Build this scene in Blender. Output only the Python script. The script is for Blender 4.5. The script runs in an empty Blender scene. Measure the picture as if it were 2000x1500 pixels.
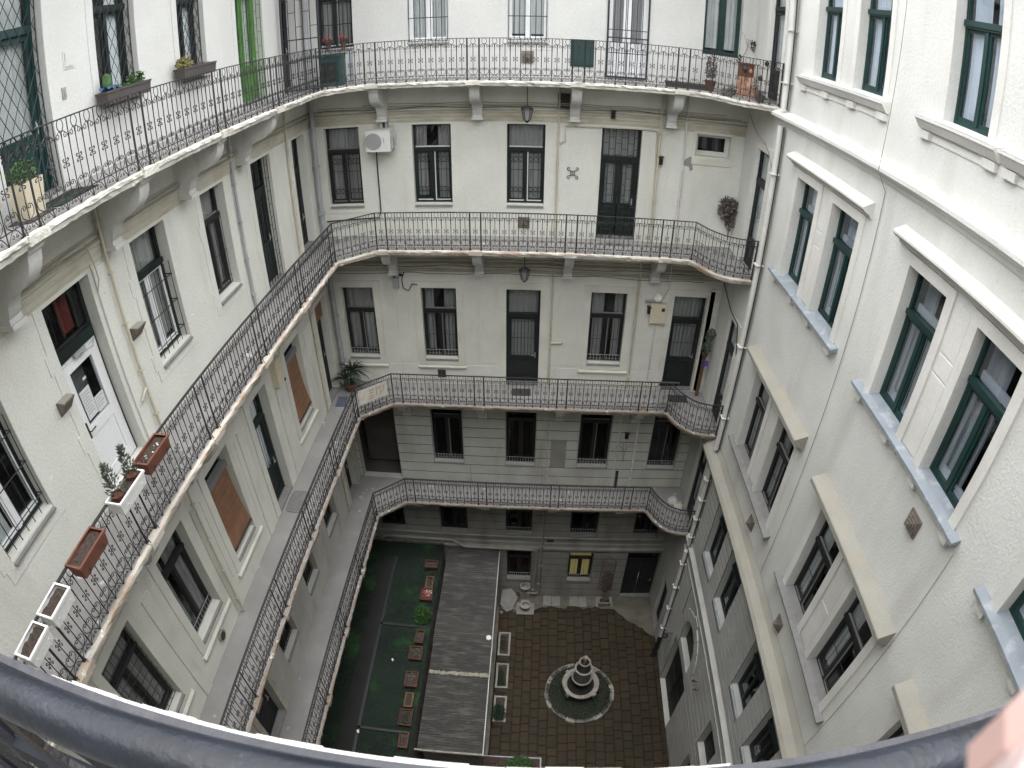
import bpy, bmesh, math, random
from mathutils import Vector, Matrix
random.seed(7)
C = bpy.context.scene.collection
pi = math.pi
# ------------------------------------------------------------------ camera, sky, sun, exposure
YB, LX, RX = 15.174, -5.835, 5.307
G = [0.0, 6.39, 10.43, 15.17, 19.38]
CAM = Vector((0.101, 0.0, 20.703))
cp, cy, cr = 0.5923, 0.0429, 0.0089
fwd = Vector((-math.sin(cy)*math.cos(cp), math.cos(cy)*math.cos(cp), -math.sin(cp)))
rgt = Vector((math.cos(cy), math.sin(cy), 0)); upv = rgt.cross(fwd)
r2 = rgt*math.cos(cr) + upv*math.sin(cr); u2 = upv*math.cos(cr) - rgt*math.sin(cr)
cd = bpy.data.cameras.new('camera'); cam = bpy.data.objects.new('camera', cd); C.objects.link(cam)
cam.matrix_world = Matrix(((r2.x, u2.x, -fwd.x, CAM.x), (r2.y, u2.y, -fwd.y, CAM.y), (r2.z, u2.z, -fwd.z, CAM.z), (0, 0, 0, 1)))
cd.type = 'PANO'; cd.panorama_type = 'FISHEYE_LENS_POLYNOMIAL'
cd.sensor_width = 36.0; cd.sensor_fit = 'HORIZONTAL'
cd.fisheye_fov = math.radians(180)
KP = (0.0466965684, 4.4883854e-05, -6.82247754e-06, 2.93648403e-07)
cd.fisheye_polynomial_k0 = 0.0
cd.fisheye_polynomial_k1, cd.fisheye_polynomial_k2, cd.fisheye_polynomial_k3, cd.fisheye_polynomial_k4 = [-k for k in KP]
cd.clip_start = 0.005; cd.clip_end = 500
cd.lens = 20; cd.dof.use_dof = True; cd.dof.focus_distance = 11.0; cd.dof.aperture_fstop = 22.0
bpy.context.scene.camera = cam
W = bpy.data.worlds.new('World'); bpy.context.scene.world = W; W.use_nodes = True
nt = W.node_tree; bg = nt.nodes['Background']
sky = nt.nodes.new('ShaderNodeTexSky'); sky.sky_type = 'NISHITA'; sky.sun_disc = False
SUN_E, SUN_A = math.radians(82), math.radians(145)
sky.sun_elevation = SUN_E; sky.sun_rotation = SUN_A; sky.air_density = 1.6; sky.dust_density = 4.0
hs = nt.nodes.new('ShaderNodeHueSaturation'); hs.inputs['Saturation'].default_value = 0.10
nt.links.new(sky.outputs[0], hs.inputs['Color']); nt.links.new(hs.outputs[0], bg.inputs['Color'])
bg.inputs['Strength'].default_value = 0.15
sd = bpy.data.lights.new('sun', 'SUN'); sun = bpy.data.objects.new('sun', sd); C.objects.link(sun)
sd.energy = 1.1; sd.angle = math.radians(140); sd.color = (1.0, 0.985, 0.96)
sun.rotation_euler = (pi/2 - SUN_E, 0, pi - SUN_A); sun.location = (0, 5, 40)
vs = bpy.context.scene.view_settings
vs.view_transform = 'Standard'; vs.look = 'None'; vs.exposure = 2.1; vs.gamma = 1.0; vs.use_curve_mapping = False
sc = bpy.context.scene
sc.cycles.max_bounces = 10; sc.cycles.diffuse_bounces = 6; sc.cycles.transparent_max_bounces = 12
sc.cycles.use_denoising = True

# ------------------------------------------------------------------ materials
MATS = {}
def M(name, col, rough=0.85, var=0.10, scale=1.2, fine=0.05, bump=0.15, bscale=60, bdist=0.02, stain=None, srange=(0.55, 0.75), sscale=(2.5, 2.5, 0.5), samt=0.6, metal=0.0, spec=0.4, rnd=0.0, stain2=None, s2range=(0.6, 0.7), s2scale=(6, 6, 6)):
    m = bpy.data.materials.new(name); m.use_nodes = True; t = m.node_tree; N = t.nodes; L = t.links
    b = N['Principled BSDF']; b.inputs['Roughness'].default_value = rough; b.inputs['Metallic'].default_value = metal
    b.inputs['Specular IOR Level'].default_value = spec
    g = N.new('ShaderNodeNewGeometry')
    def noise(sc_, detail=4, vec=None):
        n = N.new('ShaderNodeTexNoise'); n.inputs['Scale'].default_value = 1.0 if vec else sc_; n.inputs['Detail'].default_value = detail
        if vec:
            mp = N.new('ShaderNodeMapping'); mp.inputs['Scale'].default_value = vec; L.new(g.outputs['Position'], mp.inputs[0]); L.new(mp.outputs[0], n.inputs['Vector'])
        else: L.new(g.outputs['Position'], n.inputs['Vector'])
        return n.outputs[0]
    def rng(v, a, b_, c, d):
        r = N.new('ShaderNodeMapRange'); L.new(v, r.inputs[0])
        for i, x in enumerate((a, b_, c, d)): r.inputs[i+1].default_value = x
        return r.outputs[0]
    def mul(a, b_):
        n = N.new('ShaderNodeMath'); n.operation = 'MULTIPLY'; L.new(a, n.inputs[0])
        if isinstance(b_, float): n.inputs[1].default_value = b_
        else: L.new(b_, n.inputs[1])
        return n.outputs[0]
    f = mul(rng(noise(scale, 5), 0.3, 0.7, 1-var, 1+var), rng(noise(scale*22, 3), 0.3, 0.7, 1-fine, 1+fine))
    if rnd:
        oi = N.new('ShaderNodeObjectInfo'); f = mul(f, rng(oi.outputs['Random'], 0, 1, 1-rnd, 1+rnd))
    vm = N.new('ShaderNodeVectorMath'); vm.operation = 'SCALE'; vm.inputs[0].default_value = col; L.new(f, vm.inputs['Scale'])
    out = vm.outputs[0]
    for st, sr, ss, am in ((stain, srange, sscale, samt), (stain2, s2range, s2scale, 0.9)):
        if st:
            mx = N.new('ShaderNodeMix'); mx.data_type = 'RGBA'; L.new(rng(noise(1, 6, ss), sr[0], sr[1], 0, am), mx.inputs[0])
            L.new(out, mx.inputs[6]); mx.inputs[7].default_value = (*st, 1); out = mx.outputs[2]
    L.new(out, b.inputs['Base Color'])
    if bump:
        bp = N.new('ShaderNodeBump'); bp.inputs['Strength'].default_value = bump; bp.inputs['Distance'].default_value = bdist
        L.new(noise(bscale, 4), bp.inputs['Height']); L.new(bp.outputs[0], b.inputs['Normal'])
    MATS[name] = m
    return m
GREY = (0.33, 0.32, 0.29)
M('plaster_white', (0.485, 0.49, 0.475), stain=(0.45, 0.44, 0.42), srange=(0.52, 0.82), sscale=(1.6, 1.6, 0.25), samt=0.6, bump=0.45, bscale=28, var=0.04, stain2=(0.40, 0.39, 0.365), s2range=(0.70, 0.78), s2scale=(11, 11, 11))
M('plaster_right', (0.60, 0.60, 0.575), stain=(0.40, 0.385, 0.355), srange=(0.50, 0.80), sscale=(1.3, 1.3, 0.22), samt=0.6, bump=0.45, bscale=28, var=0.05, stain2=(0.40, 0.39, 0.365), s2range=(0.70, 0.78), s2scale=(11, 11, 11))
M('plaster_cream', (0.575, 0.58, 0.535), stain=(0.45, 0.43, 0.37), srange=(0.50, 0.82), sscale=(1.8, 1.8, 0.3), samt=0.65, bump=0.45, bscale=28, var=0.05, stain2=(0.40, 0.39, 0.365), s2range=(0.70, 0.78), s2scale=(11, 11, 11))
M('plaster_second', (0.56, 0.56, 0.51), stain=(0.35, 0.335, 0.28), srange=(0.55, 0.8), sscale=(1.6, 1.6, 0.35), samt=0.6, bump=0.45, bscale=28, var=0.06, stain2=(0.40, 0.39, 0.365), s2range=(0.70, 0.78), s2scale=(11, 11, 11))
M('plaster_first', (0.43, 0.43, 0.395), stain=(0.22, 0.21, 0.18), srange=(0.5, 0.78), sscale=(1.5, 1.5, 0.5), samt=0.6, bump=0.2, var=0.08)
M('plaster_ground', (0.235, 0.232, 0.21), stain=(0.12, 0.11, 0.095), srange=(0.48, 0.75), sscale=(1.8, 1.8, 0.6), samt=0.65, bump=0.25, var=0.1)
M('plaster_grooved', (0.44, 0.44, 0.42), stain=(0.28, 0.27, 0.25), srange=(0.5, 0.78), sscale=(1.2, 1.2, 0.5), samt=0.6, bump=0.25, var=0.08)
M('trim_white', (0.60, 0.59, 0.56), stain=GREY, srange=(0.6, 0.9), sscale=(3, 3, 1), samt=0.4)
M('trim_cream', (0.56, 0.55, 0.48), stain=(0.35, 0.33, 0.27), srange=(0.5, 0.8), sscale=(2.5, 2.5, 1.5), samt=0.5)
M('trim_dirty', (0.45, 0.43, 0.36), stain=(0.28, 0.25, 0.17), srange=(0.42, 0.72), sscale=(2, 2, 5), samt=0.7, var=0.1)
M('trim_second', (0.55, 0.55, 0.495), stain=(0.36, 0.34, 0.28), srange=(0.55, 0.8), sscale=(2, 2, 1), samt=0.5)
M('stone_ledge', (0.27, 0.262, 0.23), stain=(0.30, 0.27, 0.21), srange=(0.45, 0.7), sscale=(2.5, 2.5, 2.5), samt=0.6, var=0.1, bump=0.3)
M('soffit', (0.50, 0.455, 0.34), stain=(0.42, 0.36, 0.24), srange=(0.5, 0.8), sscale=(1.2, 1.2, 1.2), samt=0.5, var=0.06)
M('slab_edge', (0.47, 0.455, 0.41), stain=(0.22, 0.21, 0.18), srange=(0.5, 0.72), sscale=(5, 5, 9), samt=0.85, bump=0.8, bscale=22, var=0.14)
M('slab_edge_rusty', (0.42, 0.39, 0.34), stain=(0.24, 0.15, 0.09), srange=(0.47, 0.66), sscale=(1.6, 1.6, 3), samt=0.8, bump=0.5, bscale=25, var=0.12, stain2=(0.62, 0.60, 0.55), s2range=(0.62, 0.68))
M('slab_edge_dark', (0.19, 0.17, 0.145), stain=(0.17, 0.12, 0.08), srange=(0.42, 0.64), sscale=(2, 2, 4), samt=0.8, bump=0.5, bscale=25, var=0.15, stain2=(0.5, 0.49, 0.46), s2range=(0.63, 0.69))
M('corbel_white', (0.54, 0.54, 0.52), stain=(0.40, 0.39, 0.36), srange=(0.5, 0.8), sscale=(4, 4, 2), samt=0.6, bump=0.3)
M('walk_floor', (0.23, 0.225, 0.22), stain=(0.20, 0.19, 0.185), srange=(0.42, 0.7), sscale=(1.3, 1.3, 1.3), samt=0.7, var=0.12, bump=0.2, stain2=(0.5, 0.5, 0.49), s2range=(0.66, 0.74), s2scale=(3, 3, 3))
M('iron', (0.018, 0.018, 0.02), rough=0.55, var=0.3, bump=0.3, bscale=200, stain=(0.05, 0.03, 0.02), srange=(0.6, 0.75), sscale=(9, 9, 9), samt=0.6)
M('iron_paint', (0.007, 0.009, 0.0145), rough=0.33, var=0.25, scale=9, bump=0.6, bscale=160, bdist=0.0012, stain=(0.020, 0.024, 0.036), srange=(0.5, 0.75), sscale=(14, 45, 45), samt=0.8, stain2=(0.05, 0.05, 0.055), s2range=(0.70, 0.73), s2scale=(45, 60, 60), spec=0.35)
M('iron_band', (0.03, 0.031, 0.038), rough=0.6, var=0.3, scale=20, bump=0.8, bscale=120, bdist=0.002, stain=(0.06, 0.06, 0.068), srange=(0.5, 0.7), sscale=(30, 60, 30), samt=0.6)
M('chipped_white', (0.42, 0.415, 0.40), var=0.1, scale=30, bdist=0.001, stain=(0.2, 0.2, 0.2), srange=(0.62, 0.68), sscale=(60, 60, 60), samt=0.9)
M('green_dark', (0.008, 0.016, 0.0145), rough=0.45, var=0.25, bump=0.1)
M('green_frame', (0.009, 0.033, 0.031), rough=0.45, var=0.2, bump=0.1)
M('green_teal', (0.007, 0.033, 0.034), rough=0.5, var=0.25, bump=0.1)
M('green_lime', (0.06, 0.145, 0.035), rough=0.5, var=0.25, scale=3, bump=0.1)
M('black_frame', (0.014, 0.014, 0.014), rough=0.5, var=0.2, bump=0.1)
M('dark_door', (0.014, 0.016, 0.017), rough=0.55, var=0.25, bump=0.1)
M('white_paint', (0.68, 0.69, 0.70), rough=0.4, var=0.03, bump=0.05)
M('white_plastic', (0.60, 0.60, 0.585), rough=0.45, var=0.05, stain=(0.4, 0.4, 0.38), srange=(0.62, 0.8), sscale=(10, 10, 6), samt=0.4, bump=0.05)
M('grey_metal', (0.32, 0.33, 0.34), rough=0.5, var=0.1, bump=0.05)
M('sill_grey', (0.18, 0.178, 0.175), rough=0.8, var=0.12, scale=6)
M('sill_metal', (0.22, 0.245, 0.275), rough=0.42, var=0.10, scale=4, stain=(0.38, 0.40, 0.42), srange=(0.55, 0.65), sscale=(5, 5, 5), samt=0.5, bump=0.1, bscale=20)
M('curtain_dark', (0.30, 0.285, 0.285), var=0.1, scale=2, bump=0, stain=(0.3, 0.29, 0.29), srange=(0.45, 0.65), sscale=(16, 16, 0.4), samt=0.7)
M('curtain_mid', (0.38, 0.365, 0.345), var=0.1, scale=2, bump=0, stain=(0.26, 0.25, 0.24), srange=(0.45, 0.65), sscale=(14, 14, 0.4), samt=0.7)
M('curtain_net', (0.55, 0.55, 0.55), var=0.1, scale=2, bump=0)
M('curtain_white', (0.78, 0.79, 0.81), var=0.06, scale=2, bump=0)
M('curtain_red', (0.16, 0.03, 0.02), var=0.2, scale=2, bump=0)
M('wood_blind', (0.20, 0.105, 0.062), rough=0.6, var=0.15, scale=5, bump=0.1, rnd=0.12)
M('shutter_box', (0.17, 0.165, 0.17), rough=0.6, var=0.1)
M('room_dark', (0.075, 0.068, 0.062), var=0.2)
M('pipe_cream', (0.46, 0.42, 0.33), rough=0.6, var=0.1, stain=(0.3, 0.24, 0.16), srange=(0.58, 0.72), sscale=(6, 6, 6), samt=0.6)
M('pipe_grey', (0.30, 0.31, 0.33), rough=0.5, var=0.15, stain=(0.45, 0.45, 0.45), srange=(0.5, 0.7), sscale=(4, 4, 1), samt=0.5)
M('pipe_white', (0.54, 0.535, 0.51), rough=0.6, var=0.06, stain=(0.42, 0.41, 0.38), srange=(0.55, 0.8), sscale=(3, 3, 1), samt=0.5)
M('cable_black', (0.03, 0.03, 0.03), rough=0.6, bump=0)
M('cable_grey', (0.30, 0.28, 0.24), rough=0.7, bump=0)
M('terracotta', (0.11, 0.043, 0.028), rough=0.75, var=0.15, scale=8, rnd=0.15)
M('terracotta_old', (0.060, 0.027, 0.018), rough=0.85, var=0.25, scale=9, rnd=0.2)
M('terracotta_pale', (0.42, 0.22, 0.14), rough=0.8, var=0.25, scale=8, stain=(0.55, 0.42, 0.33), srange=(0.5, 0.65), sscale=(9, 9, 9), samt=0.7)
M('soil', (0.045, 0.033, 0.026), rough=1.0, var=0.4, scale=30, bump=0.8, bscale=90)
M('leaf_green', (0.045, 0.10, 0.03), rough=0.6, var=0.4, scale=18, rnd=0.1)
M('leaf_grey', (0.075, 0.095, 0.07), rough=0.7, var=0.35, scale=18)
M('leaf_dark', (0.013, 0.03, 0.015), rough=0.6, var=0.4, scale=18)
M('leaf_turf', (0.010, 0.026, 0.011), rough=0.9, var=0.5, scale=1.4)
M('leaf_bright', (0.022, 0.062, 0.010), rough=0.55, var=0.35, scale=20)
M('leaf_dry', (0.11, 0.09, 0.085), rough=0.9, var=0.4, scale=18)
M('leaf_ochre', (0.17, 0.15, 0.05), rough=0.8, var=0.35, scale=18)
M('flower_red', (0.38, 0.05, 0.05), rough=0.7, var=0.3, scale=30)
M('flower_purple', (0.12, 0.09, 0.34), rough=0.7, var=0.3, scale=30)
M('twig', (0.09, 0.06, 0.04), rough=0.9, var=0.3)
M('turf', (0.0055, 0.0125, 0.0080), rough=1.0, var=0.35, scale=1.1, fine=0.3, bump=0.6, bscale=120, stain=(0.02, 0.07, 0.02), srange=(0.55, 0.72), sscale=(1, 1, 1), samt=0.7)
M('turf_path', (0.012, 0.0115, 0.0115), rough=1.0, var=0.2, scale=2)
M('roof_sheet', (0.042, 0.041, 0.038), rough=0.7, var=0.15, scale=2.0, fine=0.12, rnd=0.18, stain=(0.12, 0.12, 0.11), srange=(0.5, 0.72), sscale=(1.5, 6, 1), samt=0.6, bump=0.2)
M('shed_wall', (0.10, 0.09, 0.08), var=0.25, scale=3)
M('ridge_mortar', (0.20, 0.185, 0.15), var=0.2, scale=10, bump=0.5)
M('concrete', (0.095, 0.09, 0.073), rough=0.9, var=0.15, scale=1.5, stain=(0.16, 0.14, 0.11), srange=(0.45, 0.7), sscale=(1.5, 1.5, 1.5), samt=0.7, bump=0.4, bscale=30)
M('paver', (0.024, 0.0155, 0.0058), rough=0.8, var=0.25, scale=2.0, fine=0.18, rnd=0.20, bump=0.5, bscale=50, stain=(0.021, 0.020, 0.010), srange=(0.5, 0.72), sscale=(0.9, 0.9, 0.9), samt=0.7, stain2=(0.075, 0.066, 0.052), s2range=(0.69, 0.76), s2scale=(2.2, 2.2, 2.2))
M('mortar', (0.075, 0.068, 0.055), rough=1.0, var=0.3, scale=6)
M('mortar_dark', (0.013, 0.010, 0.007), rough=1.0, var=0.3, scale=6)
M('joint', (0.012, 0.009, 0.006), rough=1.0, var=0.3, scale=8)
M('stone_pale', (0.225, 0.212, 0.187), rough=0.85, var=0.2, scale=7, fine=0.15, stain=(0.2, 0.185, 0.15), srange=(0.48, 0.68), sscale=(9, 9, 9), samt=0.6, bump=0.6, bscale=40, rnd=0.1)
M('stone_dark', (0.11, 0.105, 0.095), rough=0.9, var=0.3, scale=9, bump=0.6)
M('water_dark', (0.02, 0.02, 0.018), rough=0.08, var=0.1, bump=0)
M('slate', (0.20, 0.19, 0.175), rough=0.85, var=0.15, scale=6)
M('box_cream', (0.56, 0.50, 0.38), rough=0.6, var=0.06)
M('box_brown', (0.06, 0.052, 0.05), rough=0.8, var=0.2)
M('vent_brown', (0.16, 0.135, 0.115), rough=0.8, var=0.25, scale=9)
M('vent_dark', (0.035, 0.032, 0.03), rough=0.8, var=0.2)
M('mat_dark', (0.045, 0.04, 0.042), rough=1.0, var=0.2, scale=12)
M('mat_grey', (0.16, 0.155, 0.155), rough=1.0, var=0.15, scale=12)
M('mat_blue', (0.075, 0.09, 0.125), rough=1.0, var=0.15, scale=12)
M('bin_green', (0.018, 0.055, 0.055), rough=0.5, var=0.15)
M('paper', (0.55, 0.57, 0.56), rough=0.8, var=0.03, bump=0)
M('ink', (0.22, 0.24, 0.26), rough=0.8, bump=0)
M('print_rust', (0.34, 0.27, 0.22), rough=0.8, bump=0)
M('tarp', (0.45, 0.42, 0.38), rough=0.8, var=0.12, scale=6)
M('wood_brown', (0.10, 0.055, 0.03), rough=0.8, var=0.25, scale=7)
M('blue_cloth', (0.04, 0.09, 0.22), rough=0.9, var=0.2, scale=12)
M('skin', (0.50, 0.39, 0.375), rough=0.55, var=0.08, scale=40, bump=0.2, bscale=400)
M('nail', (0.62, 0.42, 0.38), rough=0.3, var=0.04, bump=0)
M('cuff', (0.05, 0.05, 0.06), rough=0.9)
def glass(name, tint, refl):
    m = bpy.data.materials.new(name); m.use_nodes = True; t = m.node_tree; N = t.nodes; L = t.links
    N.remove(N['Principled BSDF']); o = N['Material Output']
    tr = N.new('ShaderNodeBsdfTransparent'); tr.inputs[0].default_value = (*tint, 1)
    gl = N.new('ShaderNodeBsdfGlossy'); gl.inputs['Roughness'].default_value = 0.02; gl.inputs[0].default_value = (0.9, 0.95, 1, 1)
    lw0 = N.new('ShaderNodeLayerWeight'); lw = N.new('ShaderNodeMath'); lw.operation = 'POWER'; lw.inputs[1].default_value = 5.0; L.new(lw0.outputs['Facing'], lw.inputs[0])
    mr = N.new('ShaderNodeMath'); mr.operation = 'MULTIPLY_ADD'; mr.inputs[1].default_value = 0.9; mr.inputs[2].default_value = 0.03+refl; mr.use_clamp = True
    mx = N.new('ShaderNodeMixShader'); L.new(lw.outputs[0], mr.inputs[0]); L.new(mr.outputs[0], mx.inputs[0]); L.new(tr.outputs[0], mx.inputs[1]); L.new(gl.outputs[0], mx.inputs[2]); L.new(mx.outputs[0], o.inputs[0])
    MATS[name] = m
glass('glass', (0.90, 0.92, 0.92), 0.01)
glass('glass_dark', (0.55, 0.56, 0.57), 0.01)
glass('glass_blue', (0.84, 0.87, 0.90), 0.07)
def emis(name, col, s):
    m = bpy.data.materials.new(name); m.use_nodes = True; b = m.node_tree.nodes['Principled BSDF']
    b.inputs['Base Color'].default_value = (*col, 1); b.inputs['Emission Color'].default_value = (*col, 1); b.inputs['Emission Strength'].default_value = s
    MATS[name] = m
emis('lit_curtain', (0.55, 0.45, 0.18), 0.045)

# ------------------------------------------------------------------ mesh helpers
class MB:
    def __init__(s): s.v = []; s.f = []
    def add(s, vs_, fs):
        o = len(s.v); s.v += [tuple(p) for p in vs_]; s.f += [tuple(i+o for i in f) for f in fs]; return s
    def box(s, x0, x1, y0, y1, z0, z1):
        return s.add([(x0, y0, z0), (x1, y0, z0), (x1, y1, z0), (x0, y1, z0), (x0, y0, z1), (x1, y0, z1), (x1, y1, z1), (x0, y1, z1)],
                     [(3, 2, 1, 0), (4, 5, 6, 7), (0, 1, 5, 4), (1, 2, 6, 5), (2, 3, 7, 6), (3, 0, 4, 7)])
    def quad(s, a, b, c, d): return s.add([a, b, c, d], [(0, 1, 2, 3)])
    def prism(s, prof, a, b, f):
        """profile (p,q) list extruded between parameters a and b; f(p,q,t) -> point"""
        n = len(prof); return s.add([f(p, q, a) for p, q in prof] + [f(p, q, b) for p, q in prof],
              [tuple(range(n))[::-1], tuple(range(n, 2*n))] + [(i, (i+1) % n, n+(i+1) % n, n+i) for i in range(n)])
    def tube(s, pts, r, n=6, closed=False, cap=True):
        pts = [Vector(p) for p in pts]; m = len(pts); rr = r if isinstance(r, (list, tuple)) else [r]*m; vs_ = []; pu = None
        for i, p in enumerate(pts):
            a = pts[i-1] if (i or closed) else p; b = pts[(i+1) % m] if (i < m-1 or closed) else p
            t = (b-a).normalized() if (b-a).length > 1e-9 else Vector((0, 0, 1))
            if pu is None: pu = t.orthogonal().normalized()
            pu = pu - t*pu.dot(t)
            pu = pu.normalized() if pu.length > 1e-6 else t.orthogonal().normalized()
            w = t.cross(pu)
            for k in range(n):
                an = 2*pi*(k+0.5)/n; vs_.append(p + pu*(rr[i]*math.cos(an)) + w*(rr[i]*math.sin(an)))
        fs = []
        for i in range(m if closed else m-1):
            j = (i+1) % m
            for k in range(n): fs.append((i*n+k, i*n+(k+1) % n, j*n+(k+1) % n, j*n+k))
        if cap and not closed: fs += [tuple(range(n))[::-1], tuple(range((m-1)*n, m*n))]
        return s.add(vs_, fs)
    def lathe(s, prof, n=20, c=(0, 0, 0)):
        vs_ = []; m = len(prof)
        for r, z in prof:
            for k in range(n): vs_.append((c[0]+r*math.cos(2*pi*k/n), c[1]+r*math.sin(2*pi*k/n), c[2]+z))
        fs = [(i*n+k, i*n+(k+1) % n, (i+1)*n+(k+1) % n, (i+1)*n+k) for i in range(m-1) for k in range(n)]
        fs += [tuple(range(n))[::-1], tuple(range((m-1)*n, m*n))]
        return s.add(vs_, fs)
    def leaves(s, c, r, n, size, up=0.3, rng=random):
        for _ in range(n):
            while True:
                p = Vector((rng.uniform(-1, 1), rng.uniform(-1, 1), rng.uniform(-1, 1)))
                if 0.25 < p.length < 1: break
            q = Vector((c[0]+p.x*r[0], c[1]+p.y*r[1], c[2]+p.z*r[2]))
            d = Vector((rng.gauss(0, 1)+p.x, rng.gauss(0, 1)+p.y, rng.gauss(0, 1)+up)).normalized(); e = d.orthogonal().normalized()
            e = Matrix.Rotation(rng.uniform(0, 6.28), 3, d) @ e; z = size*rng.uniform(0.6, 1.3)
            s.add([q-d*z*.5, q+e*z*.32+d.cross(e)*z*.12, q+d*z*.6, q-e*z*.32+d.cross(e)*z*.12], [(0, 1, 2, 3)])
        return s
    def mesh(s, name, mat, smooth=False):
        me = bpy.data.meshes.new(name); me.from_pydata(s.v, [], s.f)
        me.materials.append(MATS[mat]); me.validate(); me.update()
        if smooth:
            me.polygons.foreach_set('use_smooth', [True]*len(me.polygons)); me.set_sharp_from_angle(angle=math.radians(42))
        return me
    def build(s, name, mat, parent=None, loc=(0, 0, 0), rz=0.0, smooth=False):
        return put(name, s.mesh(name, mat, smooth), parent, loc, rz)
def put(name, me, parent=None, loc=(0, 0, 0), rz=0.0):
    o = bpy.data.objects.new(name, me); C.objects.link(o); o.parent = parent; o.location = loc; o.rotation_euler = (0, 0, rz); return o
def tag(o, label, cat, group=None):
    o['label'] = label; o['category'] = cat
    if group: o['group'] = group
    return o
def thing(name, label, cat, loc=(0, 0, 0), rz=0.0, group=None):
    return tag(put(name, None, None, loc, rz), label, cat, group)
# wings: wall-local axes u (to the right as one faces the wall), d (into the wall), z
WING = {'back': ((0, YB, 0), 0.0), 'left': ((LX, 0, 0), pi/2), 'right': ((RX, 0, 0), -pi/2)}
def WP(w, u, d, z):
    return {'back': Vector((u, YB+d, z)), 'left': Vector((LX-d, u, z)), 'right': Vector((RX+d, -u, z))}[w]
def on_wall(w, name, label, cat, u, z, d=0.0, group=None):
    return thing(name, label, cat, WP(w, u, d, z), WING[w][1], group)
# ------------------------------------------------------------------ the three wings
ZT = 23.6
def wing_empty(w, label): return tag(put('courtyard_wing', None, None, *WING[w]), label, 'building')
WE = {'back': wing_empty('back', 'cream plastered far wing facing the camera, with five window columns'),
      'left': wing_empty('left', 'cream plastered wing along the left side behind the long galleries'),
      'right': wing_empty('right', 'pale plastered flat wing on the right with paired windows and hoods')}
UR = {'back': (LX, RX), 'left': (-1.2, YB), 'right': (-YB, 1.2)}
DEP = {'back': 0.16, 'left': 0.2, 'right': 0.165}
# openings per wing and storey: filled by the window and door builders below
OPEN = {(w, k): [] for w in WING for k in range(6)}
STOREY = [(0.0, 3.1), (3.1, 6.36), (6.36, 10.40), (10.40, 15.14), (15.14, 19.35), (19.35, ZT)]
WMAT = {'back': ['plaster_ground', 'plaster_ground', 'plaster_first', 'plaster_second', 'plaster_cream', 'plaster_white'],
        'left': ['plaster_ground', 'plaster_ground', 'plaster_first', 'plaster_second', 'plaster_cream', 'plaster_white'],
        'right': ['plaster_grooved', 'plaster_grooved', 'plaster_grooved', 'plaster_right', 'plaster_right', 'plaster_right']}
def storey_of(z): return max(k for k in range(6) if z >= STOREY[k][0]-1e-6)
def build_walls():
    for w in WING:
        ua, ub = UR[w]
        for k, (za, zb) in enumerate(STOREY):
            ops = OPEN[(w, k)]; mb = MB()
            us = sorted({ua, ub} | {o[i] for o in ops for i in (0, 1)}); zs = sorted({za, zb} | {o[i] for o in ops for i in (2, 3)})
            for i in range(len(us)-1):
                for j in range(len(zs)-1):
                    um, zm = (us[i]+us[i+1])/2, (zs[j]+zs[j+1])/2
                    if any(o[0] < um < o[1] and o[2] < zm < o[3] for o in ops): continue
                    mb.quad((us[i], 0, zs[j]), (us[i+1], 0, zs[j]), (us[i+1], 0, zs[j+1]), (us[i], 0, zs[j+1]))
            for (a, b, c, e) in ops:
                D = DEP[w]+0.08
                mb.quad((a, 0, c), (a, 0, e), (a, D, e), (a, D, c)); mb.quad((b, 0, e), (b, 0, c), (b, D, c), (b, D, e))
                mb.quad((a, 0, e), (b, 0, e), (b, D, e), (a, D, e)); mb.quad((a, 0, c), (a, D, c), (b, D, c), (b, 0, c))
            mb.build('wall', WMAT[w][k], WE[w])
        m = MB(); D0, D1 = DEP[w]+0.0, 1.3
        m.quad((ua, D1, 0), (ub, D1, 0), (ub, D1, ZT), (ua, D1, ZT)); m.quad((ua, .01, 0), (ua, .01, ZT), (ua, D1, ZT), (ua, D1, 0)); m.quad((ub, .01, ZT), (ub, .01, 0), (ub, D1, 0), (ub, D1, ZT))
        m.quad((ua, .01, ZT), (ub, .01, ZT), (ub, D1, ZT), (ua, D1, ZT))
        for z in (3.1, 6.3, 10.3, 15.1, 19.3): m.quad((ua, .3, z), (ub, .3, z), (ub, D1, z), (ua, D1, z))
        m.build('room_interior', 'room_dark', WE[w])
        ev = .45 if w == 'right' else 1.15  # unseen eaves, overhang deepened on two wings to shade the top storey
        MB().prism([(-ev, ZT), (-ev, ZT+.16), (0, ZT+.3), (3.2, ZT+2.0), (3.2, ZT+.0)], ua, ub, lambda p, q, t: (t, p, q)).build('roof', 'slate', WE[w])

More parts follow.
